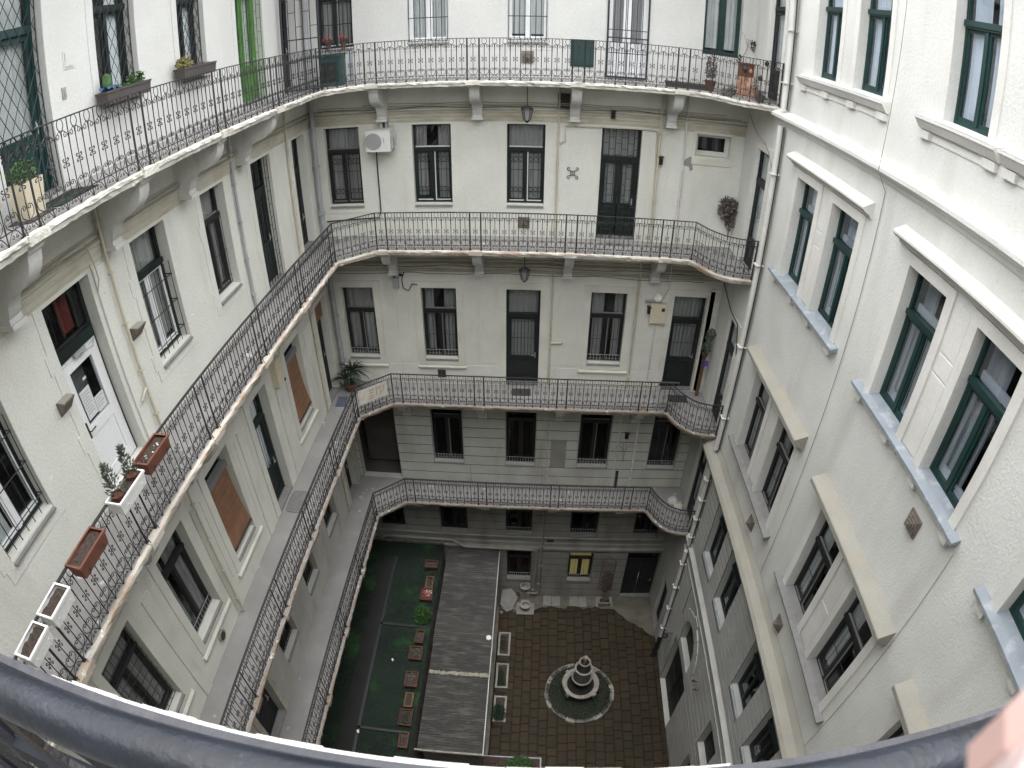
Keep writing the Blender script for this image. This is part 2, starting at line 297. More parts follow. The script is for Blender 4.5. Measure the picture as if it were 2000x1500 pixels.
# ---------------- grilles, in opening coordinates (x from the centre, z from the sill)
def bars(mb, x0, x1, z0, z1, n, rows, y, r=0.008):
    for i in range(n):
        x = x0+(x1-x0)*i/(n-1); mb.tube([(x, y, z0), (x, y, z1)], r, 4)
    for z in rows: mb.tube([(x0-.02, y, z), (x1+.02, y, z)], r*1.15, 4)
def grille_mesh(kind, w, h, zt, y):
    m = MB(); a = w/2-.03
    if kind == 'diamond':
        n = 5; st = 2*a/n*1.9
        def clip(x, z, dx, dz):
            pts = []
            t0, t1 = 0, 99
            for p, d, lo, hi in ((x, dx, -a, a), (z, dz, .06, h-.04)):
                ta, tb = sorted(((lo-p)/d, (hi-p)/d)); t0 = max(t0, ta); t1 = min(t1, tb)
            if t1 > t0+.02: m.tube([(x+dx*t0, y, z+dz*t0), (x+dx*t1, y, z+dz*t1)], .007, 4)
        k = -9
        while k < 16:
            clip(-a, .06+k*st*.8, 1, 1.75); clip(a, .06+k*st*.8, -1, 1.75); k += 1
        m.tube([(-a, y, .05), (a, y, .05), (a, y, h-.03), (-a, y, h-.03)], .012, 4, closed=True)
    elif kind == 'cage':      # bars standing proud of the reveal
        bars(m, -a, a, .02, zt-.02, 7, (.22, .72, zt*.82), y)
        for z in (.22, .72, zt*.82):
            for x in (-a, a): m.tube([(x, y, z), (x*1.0, y+.16, z)], .011, 4)
    elif kind == 'rings':
        bars(m, -a, a, .04, zt-.02, 8, (.05, .30, .42, zt*.62, zt*.76, zt*.86), y, .006)
        for zz in (.36, zt*.81):
            for i in range(7):
                x = -a+.06+(2*a-.12)*i/6
                m.tube([(x+.05*math.cos(t*pi/5), y, zz+.05*math.sin(t*pi/5)) for t in range(10)], .007, 3, closed=True)
    elif kind == 'tall': bars(m, -a, a, .03, zt-.02, 9, (.05, .2, zt*.5, zt-.06), y, .006)
    elif kind == 'door_bars': bars(m, -a+.1, a-.1, zt*.40, zt-.16, 8, (zt*.42, zt*.68, zt-.18), y, .007)
    elif kind == 'low':
        bars(m, -a, a, .02, .22, 11, (.03, .22), y, .007)
    elif kind == 'brick':     # staggered rectangles
        n = 6
        for i in range(n+1):
            x = -a+2*a*i/n; m.tube([(x, y, .03), (x, y, h-.03)], .009, 4)
        for i in range(n):
            for j in range(9):
                z = .12+(h-.2)*(j+(.5 if i % 2 else 0))/9
                if z < h-.05: m.tube([(-a+2*a*i/n, y, z), (-a+2*a*(i+1)/n, y, z)], .007, 4)
    elif kind == 'window_bars': bars(m, -a, a, .02, h, 8, (.03, .62, 1.2, h-.03), y, .009)
    elif kind == 'grid':
        bars(m, -a, a, .03, h-.02, 7, [(h-.05)*j/11+.03 for j in range(12)], y, .007)
    return m
def curtain(m, x0, x1, z0, z1, y, amp=.02, per=.1):
    n = max(3, int((x1-x0)/.03)); ph = random.uniform(0, 6)
    xs = [x0+(x1-x0)*i/n for i in range(n+1)]
    P = [(x, y+amp*math.sin(x*2*pi/per+ph)+amp*.5*math.sin(x*2*pi/per*.37+ph)) for x in xs]
    for (xa, ya), (xb, yb) in zip(P, P[1:]): m.quad((xa, ya, z0), (xb, yb, z0), (xb, yb, z1), (xa, ya, z1))
def surround(parent, w, h, mat, t=.20, pr=.018, ears=True, door=False, sillmould=False, grooves=True):
    m = MB(); x0, x1 = -w/2, w/2; zb = 0.0 if door else -.22
    m.box(x0-t, x0-.002, -pr, .03, zb, h+t); m.box(x1+.002, x1+t, -pr, .03, zb, h+t); m.box(x0-.002, x1+.002, -pr, .03, h+.002, h+t)
    if not door: m.box(x0-.002, x1+.002, -pr, .03, zb, -.062)
    if ears:
        for z in ((.0, h*.62) if not door else (h*.3, h*.72)):
            m.box(x0-t-.06, x0-t, -pr, .03, z, z+.28); m.box(x1+t, x1+t+.06, -pr, .03, z, z+.28)
    if sillmould: m.prism([(0, -.24), (-.05, -.24), (-.075, -.28), (-.06, -.33), (-.02, -.36), (0, -.36)], x0-t-.03, x1+t+.03, lambda p, q, s: (s, p, q))
    m.build('surround', mat, parent)
def opening(w, u0, u1, z0, z1, cut=True):
    if cut: OPEN[(w, storey_of(z0+.05))].append((u0, u1, z0, z1))
    return (u0+u1)/2, u1-u0, z1-z0
def window(w, u0, u1, z0, z1, frame='green_dark', trans=.66, curt='curtain_dark', grille=None, surr=None, sill='sill_grey', glassm='glass', gy=None, cas=None, mull=True, inner=None, gcol='iron', low=False, blind=0, lit=None, light_trim=None, cur_parts=None, single=False, label=None):
    u, W_, H = opening(w, u0, u1, z0, z1); D = DEP[w]
    m = MB(); a = W_/2; t = .055
    m.box(-a, -a+t, D, D+.08, 0, H); m.box(a-t, a, D, D+.08, 0, H); m.box(-a+t, a-t, D, D+.08, 0, t); m.box(-a+t, a-t, D, D+.08, H-t, H)
    zt = H*trans if trans else H-t
    if trans: m.box(-a+t, a-t, D-.03, D+.07, zt-.06, zt+.05); m.box(-a+.02, a-.02, D-.05, D-.031, zt-.03, zt+.055)
    s = .042
    top = zt-.06 if trans else H-t
    halves = [(-a+t, a-t)] if single else [(-a+t, -.035), (.035, a-t)]
    fm = m
    if cas: m = MB()
    if not single: m.box(-.034, .034, D-.012, D+.07, t, top)
    for (xa, xb) in halves:
        m.box(xa, xa+s, D+.012, D+.06, t, top); m.box(xb-s, xb, D+.012, D+.06, t, top); m.box(xa+s, xb-s, D+.012, D+.06, t, t+s+.02); m.box(xa+s, xb-s, D+.012, D+.06, top-s, top)
    o = fm.build('window', frame, WE[w], (u, 0, z0))
    if cas: m.build('casement', cas, o)
    if label: o['label'] = label
    for (xa, xb) in halves: MB().box(xa+s, xb-s, D+.033, D+.037, t+s+.02, top-s).build('pane', glassm, o)
    if trans: MB().box(-a+t, a-t, D+.033, D+.037, zt+.05, H-t).build('pane', glassm, o)
    if light_trim:
        q = MB()
        if trans: q.box(-a+t, a-t, D-.0, D+.03, zt+.052, zt+.082)
        if not single: q.box(.036, .062, D-.004, D+.012, t+.02, top-.01)
        q.box(-a+t+.01, a-t-.01, D-.001, D+.011, t+.002, t+.03)
        q.build('glazing_bead', light_trim, o)
    if inner:                      # white inner casements behind the outer ones
        q = MB(); yy = D+.13
        for (xa, xb) in halves:
            q.box(xa, xa+.06, yy, yy+.04, t, top); q.box(xb-.06, xb, yy, yy+.04, t, top); q.box(xa+.06, xb-.06, yy, yy+.04, t, t+.12); q.box(xa+.06, xb-.06, yy, yy+.04, top-.06, top)
        q.box(-a+t, a-t, yy, yy+.04, zt+.03, zt+.16)
        q.box(-a+t, a-t, D+.08, yy, .0, .06)
        q.build('inner_casement', inner, o)
    if curt:
        yy = D+(.22 if inner else .11)
        q = MB()
        rv = random.Random(int(u0*97+z0*31)); g0 = rv.choice((0, 0, .06, .16, .3)); gx = rv.uniform(-.1, .1)
        if curt == 'curtain_dark' and rv.random() < .3: curt = 'curtain_mid'
        for (xa, xb) in (cur_parts or ([(-a+t, gx-g0/2), (gx+g0/2, a-t)] if g0 else [(-a+t, a-t)])): curtain(q, xa, xb, .05+rv.choice((0, 0, .12)), H-.06, yy, rv.uniform(.010, .024), rv.uniform(.085, .15))
        q.build('curtain', curt, o, smooth=True)  # room_dark sheets are no cloth, their colour paints in an unlit room
    if lit:
        q = MB(); curtain(q, -a+t, a-t, .05, H-.3, D+.11, .018, .13); q.build('curtain', lit, o, smooth=True)
    if blind:
        zb = H-.33-blind; q = MB(); q.box(-a+.01, a-.01, D-.11, D+.0, H*.80-.07, H*.80+.06); q.build('blind_box', 'shutter_box', o)
        top_b = H*.80-.07; bot = top_b-blind; tilt = .16; n = int(blind/.055)
        for i in range(n):
            za = top_b-(i+1)*blind/n; y = D-.06-tilt*((i/n)**2)
            MB().box(-a+.03, a-.03, y-.008, y+.004, za+.003, za+blind/n).build('slat', 'wood_blind', o)
        MB().box(-a+.03, a-.03, D-.08-tilt, D-.045-tilt, bot-.03, bot).build('blind_rail', 'vent_dark', o)
    if grille:
        yy = gy if gy is not None else D-.05
        grille_mesh(grille, W_, H, zt, yy).build('grille', gcol, o)
    if low: grille_mesh('low', W_, H, zt, D-.04).build('low_grille', 'grey_metal', o)
    if sill:
        q = MB(); q.prism([(-.05, -.065), (-.05, -.035), (D, .004), (D, -.065)], -a+.003, a-.003, lambda p, q_, s_: (s_, p, q_)); q.build('sill', sill, o)
    if surr: surround(o, W_, H, **surr)
    return o
def door(w, u0, u1, z0, z1, frame='green_dark', trans=.74, glassm='glass', curt='curtain_dark', grille=None, surr=None, panel=.36, double=False, dep=None, gy=None, gcol='iron', handle='grey_metal', solid=False, label=None):
    u, W_, H = opening(w, u0, u1, z0, z1); D = DEP[w] if dep is None else dep; a = W_/2; t = .06; m = MB()
    m.box(-a, -a+t, D, D+.09, 0, H); m.box(a-t, a, D, D+.09, 0, H); m.box(-a+t, a-t, D, D+.09, H-t, H)
    zt = H*trans; m.box(-a+t, a-t, D-.03, D+.08, zt-.05, zt+.06); m.box(-a+t, a-t, D, D+.06, .0, .04)
    halves = [(-a+t, -.012), (.012, a-t)] if double else [(-a+t, a-t)]
    zp = .04+(zt-.05)*panel; s = .085
    for (xa, xb) in halves:
        m.box(xa, xa+s, D+.015, D+.065, .04, zt-.05); m.box(xb-s, xb, D+.015, D+.065, .04, zt-.05)
        m.box(xa+s, xb-s, D+.015, D+.065, .04, .04+.14); m.box(xa+s, xb-s, D+.015, D+.065, zp-.05, zp+.05); m.box(xa+s, xb-s, D+.015, D+.065, zt-.05-s, zt-.05)
    o = m.build('door', frame, WE[w], (u, 0, z0))
    if label: o['label'] = label
    for (xa, xb) in halves:
        MB().box(xa+s, xb-s, D+.035, D+.05, .18, zp-.05).box(xa+s+.06, xb-s-.06, D+.022, D+.035, .26, zp-.13).build('panel', frame, o)
        if solid: MB().box(xa+s, xb-s, D+.035, D+.05, zp+.05, zt-.05-s).box(xa+s+.06, xb-s-.06, D+.022, D+.035, zp+.13, zt-.13-s).build('panel', frame, o)
        else: MB().box(xa+s, xb-s, D+.038, D+.043, zp+.05, zt-.05-s).build('pane', glassm, o)
    MB().box(-a+t, a-t, D+.038, D+.043, zt+.06, H-t).build('pane', glassm, o)
    MB().tube([(-.02+(a-t-.05), D-.05, zp+.12), (a-t-.16, D-.05, zp+.12)], .009, 6).tube([(a-t-.05, D+.02, zp+.12), (a-t-.05, D-.05, zp+.12)], .009, 6).box(a-t-.065, a-t-.035, D+.005, D+.016, zp+.02, zp+.2).build('handle', handle, o)
    if curt:
        q = MB(); curtain(q, -a+t, a-t, zp, H-.06, D+.13, .015, .12); q.build('curtain', curt, o, smooth=True)
    if grille: grille_mesh(grille, W_, H, zt, gy if gy is not None else D-.03).build('grille', gcol, o)
    MB().box(-a+.002, a-.002, -.02, D, -.01, .025).build('threshold', 'sill_grey', o)
    if surr: surround(o, W_, H, door=True, **surr)
    return o
CS = dict(mat='plaster_cream', t=.17, pr=.012)
WS = dict(mat='plaster_white', t=.16, pr=.010, ears=False)
SS = dict(mat='trim_second', t=.20, pr=.03, ears=False, sillmould=True)
# back wing columns
BC = [(-5.46, -4.51), (-3.12, -2.13), (-0.73, 0.22), (1.62, 2.62), (3.97, 4.93)]
LC = [(2.82, 3.85), (5.0, 6.03), (7.1, 8.1), (9.34, 10.25), (11.5, 12.5), (13.82, 14.66)]
RC = [(10.43, 11.46), (8.70, 9.75), (6.0, 7.0), (4.27, 5.24), (1.78, 2.80), (0.0, 1.05)]
z3, z3t, z2, z2t, z1, z1t, z4, z4t = 16.06, 18.18, 11.33, 13.62, 7.28, 9.42, 20.28, 22.45
b = 'back'
# top storey, far wing
window(b, *BC[0], z4, z4t, 'dark_door', .62, 'curtain_dark', grille='window_bars', light_trim='white_paint', surr=WS, label='brown shaded window behind bars in the far corner')
for i in (1, 2): window(b, *BC[i], z4, z4t, 'white_paint', .66, 'curtain_net', grille='window_bars', gy=-.03, surr=WS, sill='sill_grey', gcol='iron_band', label='white framed window with plain bars')
dd = door(b, *BC[3], G[4]+.08, z4t, 'white_paint', .78, 'glass', 'curtain_dark', double=True, panel=.34, surr=WS, label='white double door behind an iron gate')
grille_mesh('window_bars', 1.0, 3.0, 2.9, -.06).build('gate_grille', 'iron_band', dd)
q = MB()
for z in (1.0, 2.2): bars(q, -.47, .47, z-.03, z+.03, 2, (z,), -.06, .014)
q.tube([(-.49, -.06, .02), (.49, -.06, .02)], .018, 4).tube([(-.49, -.06, .02), (-.49, -.06, 3.0)], .018, 4).tube([(.49, -.06, .02), (.49, -.06, 3.0)], .018, 4).build('gate_frame', 'iron_band', dd)
window(b, *BC[4], z4-.02, z4t, 'green_frame', 0, 'curtain_net', glassm='glass', surr=WS, sill=None, label='dark green window with carved cut outs in the shutters')
# third storey, far wing
window(b, *BC[0], z3, z3t, 'black_frame', .69, 'curtain_dark', grille='rings', surr=CS, light_trim='sill_grey')
window(b, *BC[1], z3, z3t, 'green_dark', .68, 'curtain_dark', grille='rings', gy=DEP[b]+.01, surr=CS, light_trim='curtain_net')
window(b, *BC[2], z3, z3t, 'green_dark', .68, 'curtain_dark', grille='rings', gy=DEP[b]+.01, surr=CS, light_trim='curtain_net')
d3 = door(b, *BC[3], G[3]+.05, z3t+.0, 'green_dark', .72, 'glass', 'curtain_dark', double=True, panel=.4, grille='brick', gy=-.03, surr=CS)
window(b, 4.01, 4.93, 17.62, 18.2, 'plaster_cream', 0, 'curtain_dark', single=True, glassm='glass_dark', sill=None, surr=dict(mat='trim_cream', t=.07, pr=.03, ears=False), label='small wide high window')
# second storey, far wing
window(b, *BC[0], z2, z2t, 'black_frame', .66, 'curtain_dark', low=True, surr=SS, light_trim='sill_grey')
window(b, *BC[1], z2, z2t, 'black_frame', .66, 'curtain_dark', low=True, grille='tall', surr=SS, light_trim='sill_grey')
door(b, *BC[2], G[2]+.05, z2t, 'dark_door', .72, 'glass', 'curtain_dark', panel=.36, grille='door_bars', surr=dict(mat='trim_second', t=.2, pr=.03, ears=False))
window(b, *BC[3], z2, z2t, 'black_frame', .66, 'curtain_dark', low=True, grille='tall', surr=SS, light_trim='sill_grey')
door(b, *BC[4], G[2]+.05, z2t, 'dark_door', .74, 'glass', 'curtain_dark', panel=.42, grille='door_bars', surr=dict(mat='trim_second', t=.2, pr=.03, ears=False))
for i, zz in ((2, .0), (4, .0)):
    pass
# first storey, far wing
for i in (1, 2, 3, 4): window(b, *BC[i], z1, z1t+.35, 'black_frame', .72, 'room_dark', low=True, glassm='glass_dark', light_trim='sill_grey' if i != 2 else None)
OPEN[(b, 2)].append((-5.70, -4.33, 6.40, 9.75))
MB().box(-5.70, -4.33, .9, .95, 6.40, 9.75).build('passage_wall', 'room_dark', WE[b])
# mezzanine and ground storey, far wing
for i in range(5):
    u0, u1 = BC[i] if i else (-5.42, -4.47)
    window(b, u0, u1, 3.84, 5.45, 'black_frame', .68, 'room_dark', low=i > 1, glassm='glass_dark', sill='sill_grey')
window(b, -.69, .25, 1.13, 2.84, 'black_frame', .70, 'curtain_red', low=True, glassm='glass_dark', sill='sill_grey')
window(b, 1.70, 2.64, 1.13, 2.84, 'black_frame', .72, None, low=True, glassm='glass', lit='lit_curtain', sill='sill_grey', label='window with a lit yellow curtain')
door(b, 3.98, 5.27, .02, 2.86, 'dark_door', .80, 'glass_dark', None, double=True, solid=True)
# left wing
l = 'left'
door(l, *LC[1], G[4]+.04, z4t, 'green_teal', .72, 'glass', 'curtain_net', panel=.34, grille='diamond', gy=.1, gcol='green_dark', surr=WS, label='teal door behind a diamond lattice')
for i in (2, 3): window(l, *LC[i], z4, z4t, 'green_dark', .66, 'curtain_white', grille='diamond', gy=.08, surr=WS, cur_parts=[(-.44, -.2), (.12, .42)], label='green window behind a diamond lattice')
window(l, *LC[0], z4, z4t, 'green_dark', .66, 'curtain_white', grille='diamond', gy=.08, surr=WS)
dg = door(l, 11.53, 12.80, G[4]+.04, z4t, 'green_lime', .8, 'glass', 'curtain_net', double=True, panel=.3, surr=WS, label='bright lime green gate and door')
grille_mesh('brick', 1.27, 3.0, 2.9, .03).build('gate_grille', 'green_lime', dg)
door(l, *LC[5], G[4]+.04, z4t, 'dark_door', .78, 'glass_dark', 'curtain_dark', panel=.34, surr=WS, label='blackish narrow door in the corner')
window(l, *LC[0], z3, z3t, 'green_dark', .68, 'curtain_net', grille='cage', gy=.05, cas='white_paint', surr=CS, cur_parts=[(-.44, -.1)])
window(l, *LC[2], z3, z3t, 'green_dark', .68, 'curtain_dark', grille='cage', gy=.05, cas='white_paint', surr=CS)
window(l, *LC[3], z3, z3t, 'black_frame', .70, 'curtain_dark', grille='tall', surr=CS, light_trim='sill_grey')
door(l, *LC[4], G[3]+.05, z3t, 'green_dark', .74, 'glass_dark', None, panel=.4, grille='brick', gy=.06, surr=CS)
door(l, *LC[5], G[3]+.05, z3t, 'dark_door', .70, 'glass', 'curtain_dark', panel=.3, surr=CS)
# the white plastic door with notices
u, W_, H = opening(l, *LC[1], G[3]+.05, z3t); D = DEP[l]; a = W_/2; zt = H*.725
m = MB(); m.box(-a, -a+.05, D, D+.09, 0, H); m.box(a-.05, a, D, D+.09, 0, H); m.box(-a+.05, a-.05, D, D+.09, H-.05, H); m.box(-a+.05, a-.05, D-.05, D+.09, zt-.08, zt+.09)
wd = m.build('door', 'green_dark', WE[l], (u, 0, G[3]+.05)); wd['label'] = 'white plastic door with paper notices behind its glass'
m = MB(); xa, xb, zb = -a+.052, a-.052, zt-.082
m.box(xa, xa+.07, D-.02, D+.05, .03, zb); m.box(xb-.07, xb, D-.02, D+.05, .03, zb); m.box(xa+.07, xb-.07, D-.02, D+.05, zb-.06, zb); m.box(xa+.07, xb-.07, D-.02, D+.05, .03, .08)
m.box(xa+.08, xa+.19, D-.035, D+.03, .09, zb-.07); m.box(xb-.19, xb-.08, D-.035, D+.03, .09, zb-.07); m.box(xa+.19, xb-.19, D-.035, D+.03, zb-.2, zb-.07); m.box(xa+.19, xb-.19, D-.035, D+.03, .09, .22); m.box(xa+.19, xb-.19, D-.035, D+.03, .84, 1.0)
m.box(xa+.19, xb-.19, D-.02, D+.02, .22, .84)
m.build('white_leaf', 'white_paint', wd)
MB().box(xa+.19, xb-.19, D-.004, D+.004, 1.0, zb-.2).build('pane', 'glass', wd)
MB().box(xa+.2, xb-.2, D+.25, D+.27, .4, zb).build('room_screen', 'mat_grey', wd)
MB().box(-a+.05, a-.05, D+.03, D+.036, zt+.09, H-.05).build('pane', 'glass', wd)
MB().box(.02, .28, D+.12, D+.13, zt+.15, H-.08).build('red_cloth', 'curtain_red', wd)
q = MB(); q.box(-.22, .02, D-.009, D-.006, 1.06, 1.52); q.box(.03, .255, D-.009, D-.006, 1.03, 1.28); q.build('notice', 'paper', wd)
q = MB()
for i in range(8): q.box(-.2, -.02-.04*(i % 3 == 2), D-.0115, D-.0095, 1.46-.045*i, 1.468-.045*i)
for i in range(4): q.box(.05, .23-.05*(i % 2), D-.0115, D-.0095, 1.235-.045*i, 1.243-.045*i)
q.build('notice_print', 'ink', wd)
MB().box(-.05, .03, D-.011, D-.009, 1.62, 1.66).build('sticker', 'paper', wd)
MB().box(xa+.1, xa+.125, D-.05, D-.035, .86, 1.12).tube([(xa+.112, D-.05, .98), (xa+.112, D-.09, .98), (xa+.24, D-.09, .98)], .01, 6).build('handle', 'iron', wd)
MB().box(-.1, .16, D-.09, D-.035, zb-.06, zb-.0).tube([(.0, D-.09, zb-.03), (.2, D-.2, zb-.03), (.4, D-.06, zb-.02)], .008, 5).build('door_closer', 'grey_metal', wd)
q = MB(); bars(q, -a+.08, a-.08, zt+.1, H-.05, 6, (zt+.12,), D-.01, .006); q.build('transom_bars', 'iron', wd)
surround(wd, W_, H, door=True, **CS)
# second storey, left wing
window(l, *LC[0], z2, z2t, 'black_frame', .70, 'curtain_dark', grille='grid', gy=.12, surr=SS, sill='sill_grey')
window(l, *LC[1], z2, z2t, 'black_frame', .72, 'curtain_dark', low=True, surr=SS)
window(l, *LC[2], z2, z2t, 'shutter_box', .8, None, blind=1.5, glassm='glass_dark', surr=SS, label='window covered by a brown wooden roller blind')
door(l, *LC[3], G[2]+.05, z2t, 'green_dark', .74, 'glass', 'curtain_white', panel=.36, grille='tall', surr=dict(mat='trim_second', t=.2, pr=.03, ears=False))
window(l, *LC[4], z2, z2t, 'green_dark', .8, None, blind=1.55, glassm='glass_dark', surr=SS, inner='white_paint', label='far window covered by a brown wooden roller blind')
dc = door(l, *LC[5], G[2]+.05, z2t, 'dark_door', .74, 'glass_dark', None, panel=.5, solid=True, surr=dict(mat='trim_second', t=.15, pr=.03, ears=False))
for i in range(14): MB().box(-.4, .4, .10, .112, 2.52+.045*i, 2.562+.045*i).build('slat', 'wood_blind', dc)
# first storey, left wing
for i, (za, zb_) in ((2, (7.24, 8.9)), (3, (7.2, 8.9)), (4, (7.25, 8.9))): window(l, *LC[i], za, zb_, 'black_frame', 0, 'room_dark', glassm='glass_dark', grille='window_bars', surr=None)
door(l, *LC[1], G[1]+.03, 8.9, 'dark_door', .8, 'glass_dark', None, panel=.4, solid=True, surr=dict(mat='trim_dirty', t=.2, pr=.03, ears=False))
door(l, *LC[5], G[1]+.03, 9.0, 'dark_door', .8, 'glass_dark', None, panel=.4, solid=True, surr=dict(mat='trim_dirty', t=.12, pr=.03, ears=False))
# right wing
r = 'right'
def RU(i): y0, y1 = RC[i]; return (-y1, -y0)
rs4 = dict(mat='plaster_right', t=.17, pr=.02, ears=False, grooves=False)
for i in range(6):
    window(r, *RU(i), z4, z4t, 'green_frame', .64, 'curtain_white', glassm='glass_blue', sill=None, cur_parts=[(-.45, -.02), (.06, .45)] if i != 0 else [(-.45, .45)], surr=dict(mat='trim_white', t=.15, pr=.02, ears=False))
    window(r, *RU(i), 16.02, 18.18, 'green_frame', .68, 'curtain_white' if i < 2 else 'curtain_net', glassm='glass_blue', inner='white_paint', sill=None, cur_parts=[(-.45, .0)] if i % 2 else [(-.45, -.12), (.2, .45)], surr=dict(mat='trim_white', t=.17, pr=.035, ears=False))
    window(r, *RU(i), 11.36, 13.56, 'black_frame', .66, 'curtain_net' if i > 1 else 'curtain_dark', grille='tall', gy=.2, sill=None, light_trim='sill_grey', cur_parts=[(-.45, -.1)], surr=dict(mat='trim_white', t=.17, pr=.035, ears=False))
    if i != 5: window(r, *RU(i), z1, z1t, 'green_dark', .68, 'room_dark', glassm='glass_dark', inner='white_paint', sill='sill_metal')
for (za, zb_, fm) in ((G[4]+.05, 22.4, 'dark_door'), (G[3]+.05, 18.2, 'dark_door'), (G[2]+.05, 13.66, 'dark_door'), (G[1]+.05, 9.3, 'dark_door')):
    door(r, -14.08, -13.22, za, zb_, fm, .74, dep=.06, glassm='glass', curt='curtain_net' if za > 10 else None, panel=.3, surr=dict(mat='trim_white' if za > 15 else 'trim_second', t=.15, pr=.03, ears=False))
door(r, -14.3, -13.4, .02, 2.7, 'dark_door', .8, 'glass_dark', None, panel=.4, solid=True)
# gateway with an arched fanlight at ground level
OPEN[(r, 0)].append((-11.2, -9.05, .0, 3.1)); OPEN[(r, 1)].append((-10.9, -9.45, 3.45, 4.95))
OPEN[(r, 0)].append((-6.9, -5.9, .9, 2.7)); OPEN[(r, 1)].append((-6.9, -5.9, 3.7, 5.2))
for (pa, pb, qa, qb, nm) in ((-11.2, -10.16, 0, 3.1, 'gateway_leaf'), (-10.10, -9.05, 0, 3.1, 'gateway_leaf'), (-10.9, -9.45, 3.45, 4.95, 'fanlight'), (-6.9, -5.9, .9, 2.7, 'window_board'), (-6.9, -5.9, 3.7, 5.2, 'window_board')):
    MB().box(pa, pb, .20, .26, qa, qb).box(pa+.12, pb-.12, .18, .2, qa+.2, qa+(qb-qa)*.45).box(pa+.12, pb-.12, .18, .2, qa+(qb-qa)*.52, qb-.15).build(nm, 'dark_door', WE[r])
sp = MB(); N_ = 12; cx, cz, R_ = -10.175, 4.22, .725
arc = [(cx+R_*math.cos(pi*i/N_), cz+R_*math.sin(pi*i/N_)) for i in range(N_+1)]
for sgn, pts in ((1, arc[:N_//2+1]), (-1, arc[N_//2:])):
    c = (cx+sgn*R_, 4.95)
    for p, q_ in zip(pts, pts[1:]): sp.add([(c[0], .006, c[1]), (p[0], .006, p[1]), (q_[0], .006, q_[1])], [(0, 1, 2)]); sp.quad((p[0], .006, p[1]), (q_[0], .006, q_[1]), (q_[0], .3, q_[1]), (p[0], .3, p[1]))
sp.build('arch_spandrel', 'plaster_grooved', WE[r])
vr = MB()
for i in range(9):
    t0, t1 = pi*(i+.04)/9, pi*(i+.96)/9; ri, ro = R_+.005, R_+.42+(.14 if i == 4 else 0)
    P = [(cx+ri*math.cos(t0), cz+ri*math.sin(t0)), (cx+ro*math.cos(t0), cz+ro*math.sin(t0)), (cx+ro*math.cos(t1), cz+ro*math.sin(t1)), (cx+ri*math.cos(t1), cz+ri*math.sin(t1))]
    MB().prism(P[::-1], -.035, .002, lambda p, q, t: (p, t, q)).build('arch_stone', 'plaster_grooved', WE[r])
build_walls()
# rendered courses with recessed joints on the lower storeys
def courses(w, za, zb, h, mat, skip=(), pr=.026, gap=.012, u0=None, u1=None, maxlen=1.6):
    ua, ub = UR[w]; ua = ua if u0 is None else u0; ub = ub if u1 is None else u1
    ops = [o for k in range(6) for o in OPEN[(w, k)]]+list(skip); n = int(round((zb-za)/h)); h = (zb-za)/n; cache = {}; mo = MB()
    for i in range(n):
        a, c = za+i*h+gap, za+(i+1)*h-gap; iv = [(ua+.004, ub-.004)]
        for (p, q, e, f) in ops:
            if e < c and f > a:
                iv = [s for (x, y) in iv for s in ((x, min(y, p-.012)), (max(x, q+.012), y)) if s[1]-s[0] > .05]
        for (x, y) in iv:
            mo.box(x, y, -pr+.004, .0, za+i*h, za+(i+1)*h-.0005)
            k = max(1, int(round((y-x)/maxlen)))
            for j in range(k):
                p, q = x+(y-x)*j/k+.002, x+(y-x)*(j+1)/k-.002
                key = (round(q-p, 2), round(c-a, 3))
                if key not in cache: cache[key] = MB().add([(0, 0, 0), (q-p, 0, 0), (q-p, 0, c-a), (0, 0, c-a), (.004, -pr, .003), (q-p-.004, -pr, .003), (q-p-.004, -pr, c-a-.003), (.004, -pr, c-a-.003)], [(4, 5, 6, 7), (0, 1, 5, 4), (1, 2, 6, 5), (2, 3, 7, 6), (3, 0, 4, 7)]).mesh('plaster_course', mat)
                put('plaster_course', cache[key], WE[w], (p, -.001, a))
    o = mo.build('mortar', 'mortar', WE[w]); o['kind'] = 'stuff'
courses('back', 6.42, 9.55, .39, 'plaster_first', maxlen=2.6)
courses('back', .15, 2.88, .39, 'plaster_ground', skip=[(-5.8, -1.0, 0, 3.2)], maxlen=2.6)
courses('back', 3.65, 6.1, .41, 'plaster_ground', maxlen=2.6)
courses('right', 6.5, 9.5, .27, 'plaster_grooved', u0=-12.4, u1=-3.2, maxlen=3)
courses('right', .2, 6.0, .36, 'plaster_grooved', skip=[(cx-1.25, cx+1.25, 4.2, 5.45)], u0=-12.9, u1=-5.0, maxlen=3)
# cornices, hoods, ledges
def mould(w, u0, u1, prof, name, mat, parent=None):
    return MB().prism(prof, u0, u1, lambda p, q, t: (t, p, q)).build(name, mat, parent or WE[w])
for w, (ua, ub) in (('back', (LX+.003, RX-.003)), ('left', (-1.1, YB-.003))):
    for zc, mt in ((G[4], 'trim_dirty'), (G[3], 'trim_dirty'), (G[2], 'trim_dirty')):
        o = zc-.88 if zc > 16 else (zc-.80 if zc > 12 else zc-.72)
        mould(w, ua, ub, [(0, o-.26), (-.016, o-.26), (-.016, o-.225), (-.03, o-.215), (-.03, o-.165), (-.018, o-.155), (-.018, o-.125), (-.045, o-.115), (-.045, o-.06), (-.035, o-.05), (-.035, o-.03), (-.075, o-.015), (-.085, o+.02), (-.06, o+.03), (0, o+.05)], 'cornice', mt)
        mould(w, ua, ub, [(0, o+.09), (-.03, o+.09), (-.035, o+.13), (0, o+.15)], 'cornice', mt)
mould('back', LX+.01, RX-.01, [(0, 2.93), (-.05, 2.95), (-.06, 3.0), (-.10, 3.05), (-.10, 3.12), (-.04, 3.2), (-.03, 3.36), (0, 3.4)], 'string_course', 'plaster_ground')
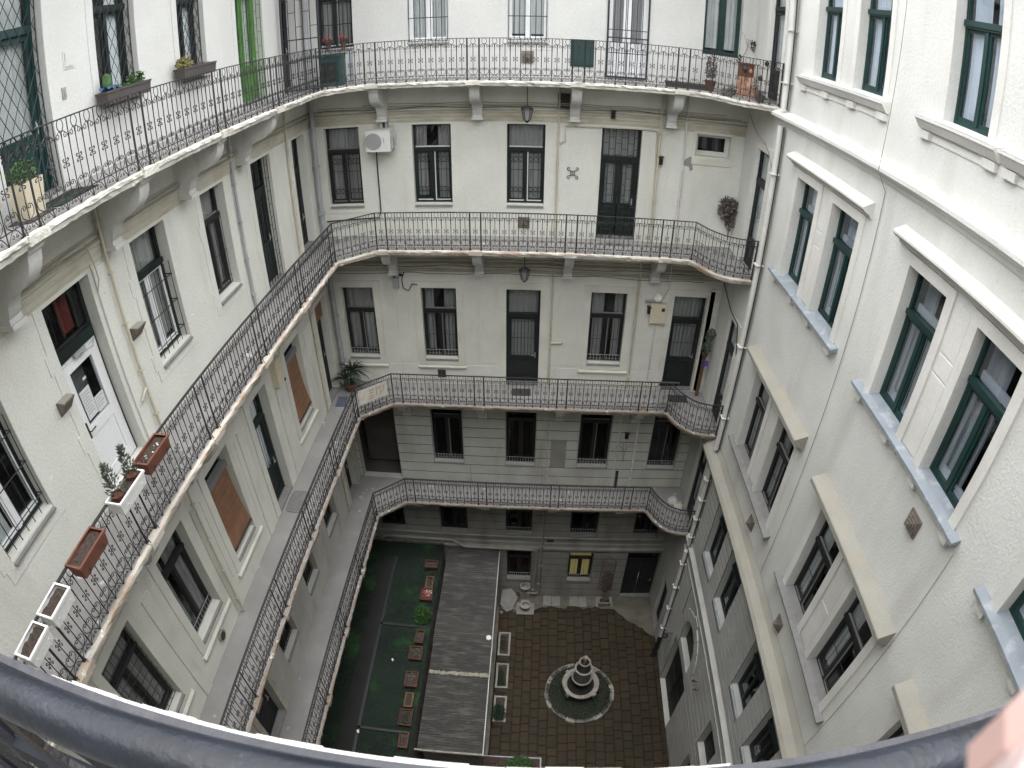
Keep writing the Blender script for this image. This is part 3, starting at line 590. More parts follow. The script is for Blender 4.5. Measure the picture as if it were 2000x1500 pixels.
mould('back', -5.8, RX-.01, [(0, 3.60), (-.06, 3.62), (-.07, 3.70), (0, 3.74)], 'string_course', 'plaster_ground')
mould('right', -13.1, 1.0, [(0, 19.02), (-.03, 19.03), (-.06, 19.1), (-.15, 19.15), (-.2, 19.2), (-.2, 19.26), (-.16, 19.30), (0, 19.36)], 'string_course', 'plaster_right')
mould('right', -13.1, 1.0, [(0, 9.62), (-.06, 9.64), (-.10, 9.74), (-.18, 9.84), (-.30, 9.92), (-.32, 10.02), (-.26, 10.10), (-.10, 10.22), (0, 10.36)], 'string_course', 'stone_ledge')
mould('right', -13.1, 1.0, [(0, 6.08), (-.05, 6.1), (-.10, 6.18), (-.12, 6.3), (-.06, 6.36), (0, 6.42)], 'string_course', 'plaster_grooved')
mould('right', -13.1, -4.5, [(0, 5.62), (-.04, 5.64), (-.05, 5.72), (0, 5.76)], 'string_course', 'plaster_grooved')
for i in (0, 2, 4):
    y0, y1 = RC[i+1][0]-.33, RC[i][1]+.40
    o = mould('right', -y1, -y0, [(0, 18.36), (-.04, 18.37), (-.06, 18.42), (-.15, 18.46), (-.20, 18.51), (-.20, 18.545), (-.02, 18.64), (0, 18.64)], 'window_hood', 'trim_white')
    o = mould('right', -y1+.04, -y0-.0, [(0, 13.74), (-.05, 13.75), (-.08, 13.80), (-.20, 13.85), (-.27, 13.91), (-.27, 13.99), (-.25, 14.01), (0, 14.10)], 'window_hood', 'stone_ledge')
    for z, th, ov in ((16.02, .10, .12), (11.36, .10, .12)):
        lg = mould('right', -y1-.02, -y0+.02, [(.16, z-.04), (.16, z+.03), (-.01, z+.008), (-.15, z-.03), (-.15, z-.075), (-.01, z-.08)], 'window_ledge', 'sill_metal' if z > 12 else 'sill_grey')
        for f in (.06, .36, .64, .94): uu = -y1+(y1-y0)*f; MB().box(uu-.09, uu+.09, -.10, 0, z-.22, z-.087).build('ledge_bracket', 'trim_white', lg)
    for j in (i, i+1):        # narrow panels between the pair
        pass
    pm = -(RC[i][0]+RC[i+1][1])/2; wgap = (RC[i][0]-RC[i+1][1])-.4
    for za, zb in ((16.05, 17.2), (17.24, 17.5), (17.54, 18.2), (11.4, 12.5), (12.54, 13.5)): MB().box(pm-wgap/2, pm+wgap/2, -.012, .0, za, zb).build('pier_panel', 'trim_white', WE['right'])
for y0, y1 in ((8.45, 12.0), (5.68, 7.5), (1.4, 5.6)):
    q = MB().prism([(.25, 20.24), (.25, 20.284), (-.02, 20.255), (-.17, 20.225), (-.17, 20.19), (-.14, 20.17), (-.06, 20.06), (0, 20.05)], -y1, -y0, lambda p, q, t: (t, p, q))
    lg = q.build('window_ledge', 'trim_white', WE['right']); n = 2 if y1-y0 < 2 else 4
    MB().quad((-y1+.01, -.165, 20.2285), (-y0-.01, -.165, 20.2285), (-y0-.01, .24, 20.289), (-y1+.01, .24, 20.289)).build('lead_flashing', 'sill_metal', lg)
    for j in range(n):
        uu = -y1+.16+(y1-y0-.32)*j/(n-1); MB().box(uu-.13, uu+.13, -.07, .001, 19.93, 20.045).build('ledge_bracket', 'trim_white', lg)
    MB().box(-y1+.3, -y0-.3, -.02, .001, 19.93, 19.96).build('ledge_apron', 'trim_white', lg)
# pilaster strips, panels and joints on left and far walls
for y in (6.22,): MB().box(y-.10, y+.17, -.05, .0, G[3]+.0, 18.2).build('pilaster', 'plaster_cream', WE['left'])
for y in (4.45, 8.75, 10.85, 6.5): MB().box(y-.16, y+.10, -.035, .0, G[2]+.02, 13.5).build('pilaster', 'trim_second', WE['left'])
for x in (-3.85, -1.45, .72, 3.2): MB().box(x-.02, x+.02, -.02, .0, G[2]+.02, 13.5).build('pilaster', 'trim_second', WE['back'])
MB().box(5.0, 5.3, -.03, 0, G[2], 13.9).build('pilaster', 'trim_second', WE['back'])
for (xa, xb) in ((-4.15, -3.5), (-1.75, -1.05), (.8, 1.3), (2.95, 3.7)):
    MB().box(xa, xb, -.012, 0, 11.2, 13.4).build('wall_panel', 'plaster_second', WE['back'])
    MB().box(xa-.2, xb+.2, -.010, 0, 10.5, 11.1).build('wall_panel', 'plaster_second', WE['back'])
for (ya, yb) in ((4.05, 4.8), (6.72, 6.9), (8.42, 9.0), (10.7, 11.2), (12.85, 13.5)):
    MB().box(ya, yb, -.012, 0, 11.2, 13.4).build('wall_panel', 'plaster_second', WE['left'])
# the wing behind the camera, and the ground the building stands on
o = MB().box(LX-1.5, RX+1.5, -1.9, -1.25, 0, ZT).build('front_wall', 'plaster_cream'); o['kind'] = 'structure'
o = MB().box(-60, 60, -60, 70, -.6, -.25).build('ground', 'concrete'); o['kind'] = 'structure'
o = MB().quad((LX, -1.25, 0), (RX, -1.25, 0), (RX, YB, 0), (LX, YB, 0)).build('courtyard_ground', 'concrete'); o['kind'] = 'structure'
# ------------------------------------------------------------------ galleries with iron railings
def vol(cx_, cz_, r, a0, turns, n, sgn=1):   # spiral in the railing plane
    return [(cx_+sgn*r*(1-.75*i/n)*math.cos(a0+turns*2*pi*i/n), 0, cz_+r*(1-.75*i/n)*math.sin(a0+turns*2*pi*i/n)) for i in range(n+1)]
PITCH = .234
def ornament(p, rails):
    m = MB(); h = p/2; r = .006
    m.tube([(0, 0, .14), (0, 0, .845)], .0075, 4); m.tube([(0, 0, .74), (0, 0, .845)], [.0075, .014], 4); m.tube([(0, 0, .25), (0, 0, .32)], .011, 4)
    m.tube([(.052*math.cos(t*pi/7), 0, .925+.068*math.sin(t*pi/7)) for t in range(14)], r, 4, closed=True)
    for s in (1, -1):
        m.tube(vol(s*.068, .80, .034, pi/2, .9, 10, s), r, 4)
        m.tube([(s*.068, 0, .834), (s*.035, 0, .858), (s*.004, 0, .845)], r, 4); m.tube([(s*.068, 0, .834), (s*.098, 0, .815), (s*h, 0, .76)], r, 4)
        for q in (1, -1):
            m.tube(vol(s*.034, .5+q*.036, .021, -q*pi/2, q*.8, 7, s), r*1.25, 4)
        m.tube([(s*.03, 0, .515), (s*.006, 0, .5), (s*.03, 0, .485)], r, 4)
        m.tube(vol(s*.045, .265, .03, pi/2, 1.0, 10, s), r, 4)
        m.tube([(s*.045, 0, .295), (s*.085, 0, .275), (s*.10, 0, .225), (s*.085, 0, .175), (s*.045, 0, .145), (s*.003, 0, .125)], r, 4)
        m.tube([(s*.003, 0, .125), (s*.05, 0, .10), (s*.085, 0, .055), (s*(h-.004), 0, .0)], r, 4)
        m.tube(vol(s*.035, .055, .024, pi/2, .9, 7, s), r, 4)
    return m.mesh('scroll_ornament', 'iron')
BAL = MB().tube([(0, 0, -.01), (0, 0, .985)], .0092, 4).tube([(0, 0, .70), (0, 0, .78)], .0115, 4).tube([(0, 0, .12), (0, 0, .19)], .013, 4).mesh('baluster', 'iron')
POST = MB().tube([(0, 0, -.12), (0, 0, .99)], .0185, 4).box(-.03, .03, -.03, .03, -.01, .012).tube([(0, .0, .0), (0, -.05, -.03), (0, -.07, .02), (0, -.03, .1), (0, 0, .2)], .006, 4).mesh('post', 'iron')
ORN = {}
class Path:
    def __init__(s, pts):
        s.p = [Vector((x, y)) for x, y in pts]; s.c = [0]
        for a, b_ in zip(s.p, s.p[1:]): s.c.append(s.c[-1]+(b_-a).length)
        s.L = s.c[-1]
    def at(s, t):
        t = min(max(t, 0), s.L-1e-6); i = max(k for k in range(len(s.p)-1) if s.c[k] <= t)
        d = (s.p[i+1]-s.p[i]).normalized(); return s.p[i]+d*(t-s.c[i]), d
    def near(s, x, y):
        best = (9e9, 0)
        for i in range(len(s.p)-1):
            d = s.p[i+1]-s.p[i]; f = max(0, min(1, (Vector((x, y))-s.p[i]).dot(d)/d.length_squared)); q = s.p[i]+d*f
            best = min(best, ((q-Vector((x, y))).length, s.c[i]+f*d.length))
        return best[1]
    def offset(s, o, step=None):
        out = []; n = len(s.p)
        for i, p in enumerate(s.p):
            d0 = (s.p[i]-s.p[i-1]).normalized() if i else None; d1 = (s.p[i+1]-s.p[i]).normalized() if i < n-1 else None
            d0 = d0 or d1; d1 = d1 or d0; n0 = Vector((d0.y, -d0.x)); n1 = Vector((d1.y, -d1.x)); b_ = (n0+n1).normalized()
            out.append(p+b_*(o/max(.5, b_.dot(n0))))
        return out
CURVE = [(3.98, 14.093), (4.05, 13.95), (4.10, 13.83), (4.17, 13.67), (4.27, 13.51), (4.38, 13.37), (4.50, 13.25), (4.64, 13.16), (4.80, 13.10), (5.0, 13.06), (5.29, 13.04)]
XL = LX+1.002; YBK = YB-1.081
BASE = [(XL, -1.2), (XL, 13.34), (-3.95, YBK)]+CURVE
def cycle(path, ypts):
    return sorted(path.near(x, y) for x, y in ypts)
def fill_rail(rail, path, posts, rails):
    for t in posts:
        p, d = path.at(t); put('post', POST, rail, (p.x, p.y, 0), math.atan2(d.y, d.x))
    for t0, t1 in zip(posts, posts[1:]):
        n = max(1, int(round((t1-t0)/PITCH))); w = (t1-t0)/n
        key = (round(w, 2), rails)
        if key not in ORN: ORN[key] = ornament(key[0], rails)
        for i in range(n):
            p, d = path.at(t0+w*(i+.5)); put('scroll_ornament', ORN[key], rail, (p.x, p.y, 0), math.atan2(d.y, d.x))
            if i: p, d = path.at(t0+w*i); put('baluster', BAL, rail, (p.x, p.y, 0), math.atan2(d.y, d.x))
def corbel_mesh():
    prof = [(0, 0), (-.93, 0), (-.935, -.10), (-.915, -.20), (-.86, -.31), (-.77, -.40), (-.66, -.455), (-.53, -.49), (-.42, -.53), (-.34, -.60), (-.30, -.70), (-.27, -.79), (-.255, -.80), (-.255, -.87), (-.05, -.87), (0, -.83)]
    m = MB().prism(prof, -.115, .115, lambda p, q, t: (t, p, q))
    m.box(-.135, .135, -.99, -.80, -.06, .0).box(-.135, .135, -.30, .0, -.93, -.871)
    q = m.mesh('corbel', 'corbel_white', smooth=True); return q
CORB = corbel_mesh()
GAL = {}
def gallery(k, edge, label):
    z = G[k]; g = thing('access_gallery', label, 'gallery', (0, 0, z), group='access galleries round the courtyard'); GAL[k] = g
    path = Path(BASE); rnd = random.Random(k)
    # edge, walking surface and soffit
    fine = []; off = Path([tuple(v) for v in path.offset(.075)])
    n = int(off.L/.09)
    for i in range(n+1): fine.append((off.at(off.L*i/n)))
    rings = [(-.05, .0), (.0, -.012), (.004, -.055), (-.022, -.07), (-.028, -.125), (-.07, -.13)]
    m = MB(); vs_ = []
    for (o, dz) in rings:
        for (p, d) in fine: j = rnd.gauss(0, .006); jz = rnd.gauss(0, .005); vs_.append((p.x+d.y*(o+j), p.y-d.x*(o+j), dz+jz))
    c = n+1; m.add(vs_, [(a*c+i, a*c+i+1, (a+1)*c+i+1, (a+1)*c+i) for a in range(len(rings)-1) for i in range(n)])
    m.build('slab_edge', edge, g)
    inner = [(RX-.002, YB-.002), (LX+.002, YB-.002), (LX+.002, -1.2)]
    for nm, o, dz, mt in (('walkway', .03, -.004, 'walk_floor'), ('soffit', .012, -.127, 'soffit')):
        pts = [tuple(v) for v in path.offset(o)]+[(RX-.002, 13.0)]+inner
        bm = bmesh.new(); f = bm.faces.new([bm.verts.new((x, y, dz)) for x, y in pts]); f.normal_update(); bmesh.ops.triangulate(bm, faces=[f])
        me = bpy.data.meshes.new(nm); bm.to_mesh(me); bm.free(); me.materials.append(MATS[mt]); put(nm, me, g)
    # low plaster blocks under the post pairs
    pr = [(XL, y) for y in (-.0, 2.17, 4.37, 6.57, 8.77, 10.97)]; pb = [(x, YBK) for x in (-3.81, -1.435, .91, 3.285)]
    for (x, y) in pr+pb:
        t = path.near(x, y); p, d = path.at(t)
        MB().add(*[([(sx*.17, sy, sz) for sx, sy, sz in ((-1, -.105, -.10), (1, -.105, -.10), (.97, -.108, .008), (-.95, -.104, .004), (-1, .02, -.10), (1, .02, -.10), (.96, .02, .006), (-.97, .02, .009))], [(0, 1, 2, 3), (3, 2, 6, 7), (1, 5, 6, 2), (0, 3, 7, 4)])][0]).build('plaster_block', edge, g, (p.x, p.y, 0), math.atan2(d.y, d.x))
    for (x, y) in pr: put('corbel', CORB, g, (LX, y, -.128), pi/2)
    for (x, y) in pb: put('corbel', CORB, g, (x, YB, -.128), 0)
    ys = [0.1]
    posts = [path.near(XL, .1)]
    for (x, y) in pr[1:]: posts += [path.near(x, y-.135), path.near(x, y+.135)]
    posts += [path.near(XL, 13.05), path.near(XL, 13.34)]
    posts += [path.near(-3.95, YBK), path.near(-3.675, YBK)]
    for (x, y) in pb[1:]: posts += [path.near(x-.135, YBK), path.near(x+.135, YBK)]
    posts += [path.near(3.98, 14.093), path.L-.02]
    hp = [(p.x, p.y) for p, d in [path.at(t) for t in [posts[0]]]]+BASE[1:]
    m = MB()
    # flat handrail
    hpth = Path(hp); a_ = hpth.offset(.021); b_ = hpth.offset(-.021); N_ = len(hp)
    vs_ = [(v.x, v.y, zz) for zz in (.985, 1.0) for ring in (a_, b_) for v in ring]; q = N_
    m.add(vs_, [f for i in range(N_-1) for f in ((2*q+i, 2*q+i+1, 3*q+i+1, 3*q+i), (i+1, i, q+i, q+i+1), (i, i+1, 2*q+i+1, 2*q+i), (q+i+1, q+i, 3*q+i, 3*q+i+1))])
    for zz in ((.858, .128) if k < 4 else (.128,)): m.tube([(x, y, zz) for x, y in hp], .006 if zz > .5 else .0075, 4)
    rail = m.build('railing', 'iron', g)
    fill_rail(rail, path, posts, k < 4)
    return g
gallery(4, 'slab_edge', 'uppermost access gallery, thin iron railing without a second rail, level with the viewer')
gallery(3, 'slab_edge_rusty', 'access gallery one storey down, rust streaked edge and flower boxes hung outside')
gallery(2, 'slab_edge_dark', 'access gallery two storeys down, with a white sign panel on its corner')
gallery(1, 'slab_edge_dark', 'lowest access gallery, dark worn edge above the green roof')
# the railing right in front of the viewer
YR = .086
rl = thing('railing', 'thick dark blue painted iron railing close up at the bottom edge', 'railing', (0, 0, G[4]))
m = MB(); HZ = 1.052
prof = [(-.021, .0), (-.0225, .006), (-.02, .013), (-.013, .0185), (-.004, .0205), (.004, .0195), (.0095, .016), (.0125, .010), (.0125, .0)]
def wav(x): return .0012*math.sin(x*5.1)+.0008*math.sin(x*13.7+1)
X0, X1 = XL+.01, RX-.02; n = 160
ring = []
for i in range(n+1):
    x = X0+(X1-X0)*i/n; ring.append([(x, YR+p+wav(x), HZ-.03+q+wav(x*1.3+2)*.6) for p, q in prof])
P_ = len(prof); m.add([v for r_ in ring for v in r_], [(i*P_+j, (i+1)*P_+j, (i+1)*P_+j+1, i*P_+j+1) for i in range(n) for j in range(P_-1)])
m.build('handrail', 'iron_paint', rl, smooth=True)
m = MB().prism([(.0125, -.004), (.0125, .0065), (.0185, .0065), (.0185, -.004)], X0, X1, lambda p, q, t: (t, YR+p+wav(t)*0, HZ-.03+q)); m.build('edge_bar', 'iron_band', rl)
m = MB()
for i in range(140):
    x = -1.0+2.6*i/140; w = .0028 if i % 37 else .0012
    w *= max(0, min(1, (1.0-abs(x+.0)/.21)*3))
    if w < .0002: continue
    m.box(x, x+2.6/140, YR+.0186, YR+.0186+w+.0006*math.sin(i*1.7), HZ-.033, HZ-.0245)
m.build('edge_strip', 'chipped_white', rl)
m = MB(); m.tube([(X0, YR-.002, .128), (X1, YR-.002, .128)], .0075, 4); m.tube([(X0, YR-.002, .858), (X1, YR-.002, .858)], .009, 4); m.build('lower_rail', 'iron_paint', rl)
fp = Path([(X0, YR-.003), (X1, YR-.003)])
nn = int(fp.L/PITCH); wq = fp.L/nn
FB = MB().tube([(0, 0, -.01), (0, 0, 1.02)], .0085, 4).mesh('baluster', 'iron_paint')
for i in range(nn):
    if i: put('baluster', FB, rl, (X0+wq*i, YR-.004, 0))
    put('scroll_ornament', ORN[(.23, True)] if (.23, True) in ORN else list(ORN.values())[0], rl, (X0+wq*(i+.5), YR-.004, 0))
fs = tag(MB().box(LX+1.05, RX-.003, -1.24, YR+.07, G[4]-.12, G[4]-.006).build('landing', 'walk_floor'), 'worn grey gallery floor under the viewer, seen through the near railing', 'landing')
# ------------------------------------------------------------------ pipes, cables, fittings
def pipe(name, label, mat, pts, r, n=8, group=None, clips=None, cat='pipe'):
    o = tag(MB().tube(pts, r, n).build(name, mat, smooth=True), label, cat, group)
    if clips:
        me = MB().box(-r*1.35, r*1.35, -r*1.35, r*1.35, -.013, .013).mesh('clip', mat)
        for p, ax in clips: put('clip', me, o, p)
    return o
def bp(*l): return [WP('back', u, -d, z) for u, d, z in l]
def lp(*l): return [WP('left', u, -d, z) for u, d, z in l]
def rp(*l): return [WP('right', -y, -d, z) for y, d, z in l]
def zclips(pts, n=5):
    a, b_ = pts[0], pts[-1]; return [(a.lerp(b_, (i+.5)/n), 0) for i in range(n)]
p_ = bp((.54, .05, 19.2), (.54, .05, 15.2)); pipe('gas_pipe', 'cream gas pipe right of the middle window, third storey far wall', 'pipe_cream', p_, .024, clips=zclips(p_), group='cream gas pipes on the walls')
p_ = bp((.56, .05, 17.72), (.71, .05, 17.78), (.71, .05, 18.17), (2.95, .05, 18.19), (2.99, .05, 18.1), (3.05, .05, 16.4)); pipe('gas_pipe', 'thin cream pipe running over and down beside the grilled door', 'pipe_cream', p_, .014, group='cream gas pipes on the walls')
p_ = bp((3.06, .09, 19.2), (3.06, .09, 15.2)); pipe('gas_pipe', 'cream gas pipe between the grilled door and the small high window', 'pipe_cream', p_, .028, clips=zclips(p_), group='cream gas pipes on the walls')
p_ = bp((3.72, .05, 19.2), (3.72, .05, 15.2)); pipe('gas_pipe', 'white vertical pipe left of the small high window', 'pipe_white', p_, .024, clips=zclips(p_))
p_ = bp((.54, .05, 15.0), (.54, .05, 10.46)); pipe('gas_pipe', 'cream gas pipe right of the door, second storey far wall', 'pipe_cream', p_, .028, clips=zclips(p_), group='cream gas pipes on the walls')
p_ = bp((.56, .05, 11.98), (.85, .05, 11.98), (.88, .1, 12.04)); pipe('gas_tap', 'cream branch pipe with a tap on the second storey far wall', 'pipe_cream', p_, .026)
p_ = bp((2.9, .07, 15.0), (2.92, .07, 10.46)); pipe('gas_pipe', 'cream gas pipe left of the meter cabinet', 'pipe_cream', p_, .03, clips=zclips(p_), group='cream gas pipes on the walls')
p_ = bp((3.50, .05, 12.75), (3.48, .05, 10.46)); pipe('gas_pipe', 'white pipe running down below the meter cabinet', 'pipe_white', p_, .022, clips=zclips(p_))
p_ = bp((3.74, .07, 15.0), (3.74, .07, 13.9), (3.55, .10, 13.55), (3.5, .08, 13.4)); pipe('gas_pipe', 'pale pipe bending into the top of the meter cabinet', 'pipe_white', p_, .026)
p_ = bp((.62, .06, 10.2), (.62, .06, 6.46)); pipe('gas_pipe', 'cream gas pipe on the grooved first storey far wall', 'pipe_cream', p_, .024, clips=zclips(p_), group='cream gas pipes on the walls')
p_ = bp((2.88, .06, 10.2), (2.88, .06, 6.46)); pipe('gas_pipe', 'grey thin pipe left of the twin branch ornament', 'pipe_white', p_, .02, clips=zclips(p_))
p_ = bp((3.46, .06, 10.2), (3.48, .06, 6.46)); pipe('gas_pipe', 'white pipe right of the twin branch ornament', 'pipe_white', p_, .032, clips=zclips(p_))
p_ = bp((3.0, .06, 7.14), (3.02, .06, 6.40)); pipe('drain_stub', 'short thick black pipe standing low on the first storey far wall', 'iron', p_, .05)
p_ = bp((.64, .07, 6.2), (.62, .07, .35), (.55, .10, .28), (-.10, .10, .28), (-.22, .12, .42)); pipe('drain_pipe', 'grey pipe down the ground storey wall bending left above the urn', 'plaster_ground', p_, .055, clips=zclips(p_[:2]))
p_ = bp((-5.75, .10, 2.98), (-5.32, .10, 3.42), (-2.75, .10, 3.42), (-2.3, .10, 3.08), (.30, .10, 3.04), (.43, .10, 2.98), (.43, .10, .55), (.35, .10, .5)); pipe('drain_pipe', 'long pale pipe along the far wall over the green roof', 'plaster_ground', p_, .06)
for zz, lab in ((0, 'pale gas pipe right of the white plastic door'),):
    p_ = lp((6.42, .10, 19.2), (6.43, .10, 15.2)); pipe('gas_pipe', lab, 'pipe_cream', p_, .026, clips=zclips(p_), group='cream gas pipes on the walls')
    o = pipe('gas_branch', 'short curled branch pipe on the pale gas pipe', 'pipe_cream', lp((6.42, .1, 16.1), (6.28, .12, 16.05), (6.22, .10, 15.98)), .02)
p_ = lp((6.4, .12, 15.0), (6.4, .12, 10.5)); pipe('gas_pipe', 'cream pipe between two second storey windows of the left wing', 'pipe_cream', p_, .026, clips=zclips(p_), group='cream gas pipes on the walls')
p_ = lp((8.62, .06, 19.2), (8.66, .06, 19.21)); 
p_ = lp((10.62, .06, 19.2), (10.62, .06, 15.2)); pipe('drain_pipe', 'grey pipe between the window and dark door of the left wing', 'pipe_grey', p_, .03, clips=zclips(p_))
p_ = lp((13.45, .06, 19.2), (13.45, .06, 15.2)); pipe('gas_pipe', 'yellowish pipe left of the last corner door, third storey', 'pipe_cream', p_, .024, clips=zclips(p_), group='cream gas pipes on the walls')
p_ = lp((13.45, .06, 15.0), (13.45, .06, 10.5)); pipe('gas_pipe', 'yellowish pipe beside the corner door and blue mat', 'pipe_cream', p_, .032, clips=zclips(p_), group='cream gas pipes on the walls')
p_ = lp((13.4, .06, 10.2), (13.4, .06, 6.45)); pipe('gas_pipe', 'yellowish pipe beside the lowest corner door', 'pipe_cream', p_, .032, clips=zclips(p_), group='cream gas pipes on the walls')
for i, (za, zb) in enumerate(((24, 19.4), (19.2, 15.2), (15.0, 10.5))):
    p_ = [Vector((LX+.14, YB-.14, za)), Vector((LX+.14, YB-.14, zb))]
    pipe('downpipe', ['grey downpipe in the far left corner of the top storey', 'grey downpipe in the far left corner, third storey', 'grey downpipe in the far left corner, second storey'][i], 'pipe_grey', p_, .06, clips=zclips(p_, 3), group='grey corner downpipes')
pipe('waste_pipe', 'thin dark pipe along the foot of the far wall left of the air conditioner', 'cable_black', bp((-5.6, .05, 15.62), (-4.12, .05, 15.70), (-4.05, .05, 15.9), (-4.06, .05, 17.5)), .018)
for i, (za, zb) in enumerate(((24.0, 19.4), (19.02, 10.35), (9.6, 6.4), (6.05, 1.2))):
    p_ = rp((12.55, .12, za), (12.52, .12, zb))
    if i == 3: p_ = rp((12.55, .12, za), (12.35, .12, 1.3))
    o = pipe('downpipe', ['white downpipe at the top right of the wall', 'long white downpipe on the right wall beside the curved balconies', 'white downpipe piece below the stone ledge', 'lowest piece of the white downpipe above the paving'][i], 'pipe_white', p_, .075, 10, clips=zclips(p_, 4), group='pieces of the white downpipe')
    pipe('cable', ['black cable beside the downpipe, top storey', 'black cable beside the long white downpipe', 'black cable beside the downpipe below the ledge', 'black cable beside the lowest downpipe'][i], 'cable_black', [v+Vector((.02, -.12, 0)) for v in p_], .016, 5, group='black cables beside the downpipe', cat='cable')
pipe('downpipe_shoe', 'black iron shoe at the foot of the white downpipe', 'iron', rp((12.34, .12, 1.28), (12.30, .13, .5), (12.26, .2, .02)), .085, 10)
pipe('cable', 'thin pale cable hanging straight down the right wall', 'cable_grey', rp((8.16, .015, 23.9), (8.14, .21, 19.2), (8.12, .02, 18.9), (8.10, .02, 10.4)), .007, 4, cat='cable')
pipe('cable', 'thin dark cable low on the right wall', 'cable_grey', rp((3.9, .012, 15.8), (3.85, .012, 10.4)), .006, 4, cat='cable')
# sagging cables on the cornices
def sag(u0, u1, z, d, n, s, f, jit=.02):
    out = []; ph = random.random()*6
    for i in range(n+1):
        t = i/n; out.append(f((u0+(u1-u0)*t, d, z-s*abs(math.sin(t*pi*4+ph))*.5-jit*random.random()))[0])
    return out
for i, (z, lab) in enumerate(((18.72, 'grey cables sagging along the third storey cornice of the far wall'), (14.42, 'grey cables sagging along the second storey cornice of the far wall'), (14.2, 'tangled cables lower on the second storey cornice'))):
    o = tag(MB().tube(sag(LX+.3, RX-.2, z, .10, 44, .06, bp), .011, 4).build('cable', 'cable_grey'), lab, 'cable', 'cables along the cornices')
    MB().tube(sag(LX+.3, RX-.6, z-.05, .115, 40, .10, bp), .008, 4).build('strand', 'cable_black', o)
    MB().tube(sag(LX+1.5, RX-.6, z+.04, .09, 40, .03, bp), .010, 4).build('strand', 'cable_grey', o)
for i, (z, lab) in enumerate(((18.66, 'grey cables along the third storey cornice of the left wing'), (14.3, 'grey cables along the second storey cornice of the left wing'))):
    o = tag(MB().tube(sag(.4, YB-.3, z, .09, 60, .05, lp), .012, 4).build('cable', 'cable_grey'), lab, 'cable', 'cables along the cornices')
    MB().tube(sag(.4, YB-.3, z-.05, .10, 60, .07, lp), .009, 4).build('strand', 'cable_grey', o)
    if i == 0:
        MB().tube(lp((6.05, .10, 18.6), (6.08, .14, 18.3), (6.12, .12, 18.05), (6.05, .10, 17.9), (6.02, .11, 18.3)), .012, 4).build('strand', 'cable_grey', o)
pipe('cable', 'loose cable hanging across the right wall under the top gallery', 'cable_grey', rp((14.9, .05, 18.9), (14.2, .06, 18.55), (13.6, .05, 18.42), (13.2, .05, 18.25), (13.0, .03, 18.0)), .012, 5, cat='cable')
pipe('cable', 'loose cables beside the right hand corner door, second storey', 'cable_black', rp((14.95, .05, 14.2), (14.0, .06, 13.85), (13.3, .05, 13.80), (12.95, .05, 13.1)), .014, 5, cat='cable')
pipe('cable', 'cable hanging in a curve beside the grey wall box', 'cable_black', bp((-3.55, .05, 14.1), (-3.62, .08, 13.9), (-3.6, .07, 13.62), (-3.45, .06, 13.55), (-3.35, .05, 13.75), (-3.2, .04, 13.72)), .014, 5, cat='cable')
# air conditioner
ac = on_wall('back', 'air_conditioner', 'white air conditioner unit high on the far wall between two windows', 'air conditioner', -3.885, 17.59, -.34)
MB().box(-.31, .31, -.14, .14, 0, .53).box(-.315, .315, -.15, .145, .52, .545).build('casing', 'white_plastic', ac)
q = MB(); q.tube([(-.12+.205*math.cos(t*pi/12), -.145, .27+.205*math.sin(t*pi/12)) for t in range(24)], .012, 4, closed=True)
for i in range(-7, 8):
    z = i*.026; x = math.sqrt(max(0, .2**2-z*z)); q.box(-.12-x, -.12+x, -.155, -.142, .27+z-.008, .27+z+.008)
q.build('fan_grille', 'grey_metal', ac); MB().box(.14, .16, -.143, -.139, .22, .36).build('label_print', 'grey_metal', ac)
MB().box(.315, .36, -.05, .1, .08, .3).tube([(.34, 0, .16), (.40, .05, .12), (.42, .05, .4), (.36, .1, .62), (.2, .2, .60), (.05, .25, .62)], .016, 5).build('service_valve', 'grey_metal', ac)
MB().box(-.3, -.26, -.1, .34, -.05, -.002).build('mount', 'grey_metal', ac); MB().box(.26, .3, -.1, .34, -.05, -.002).build('mount', 'grey_metal', ac)
du = on_wall('back', 'duct', 'grey square duct rising from the air conditioner into the corbel', 'duct', -3.80, 18.14, -.03); MB().box(-.09, .09, -.16, .02, 0, .36).build('duct_body', 'grey_metal', du); MB().box(-.02, .05, -.165, -.16, .02, .34).build('duct_slot', 'vent_dark', du)
# lanterns under the galleries
def lantern(loc, label, s=1.0):
    t = thing('lantern', label, 'lantern', loc, group='iron lanterns hung under the galleries')
    MB().tube([(0, 0, 0), (0, 0, .46)], .012, 5).build('rod', 'iron', t)
    q = MB().lathe([(.02, .02), (.06, .0), (.14, -.05), (.15, -.07)], 6); q.lathe([(.03, -.40), (.06, -.36), (.085, -.34)], 6)
    for k in range(6):
        a = 2*pi*k/6; q.tube([(.135*math.cos(a), .135*math.sin(a), -.07), (.08*math.cos(a), .08*math.sin(a), -.34)], .008, 4)
    q.build('frame', 'iron', t)
    MB().lathe([(.125, -.08), (.072, -.335)], 6).build('lamp_glass', 'sill_grey', t)
lantern((-.22, 14.35, 18.75), 'black hanging lantern under the top gallery'); lantern((-.22, 14.35, 14.62), 'black hanging lantern over the second storey door')
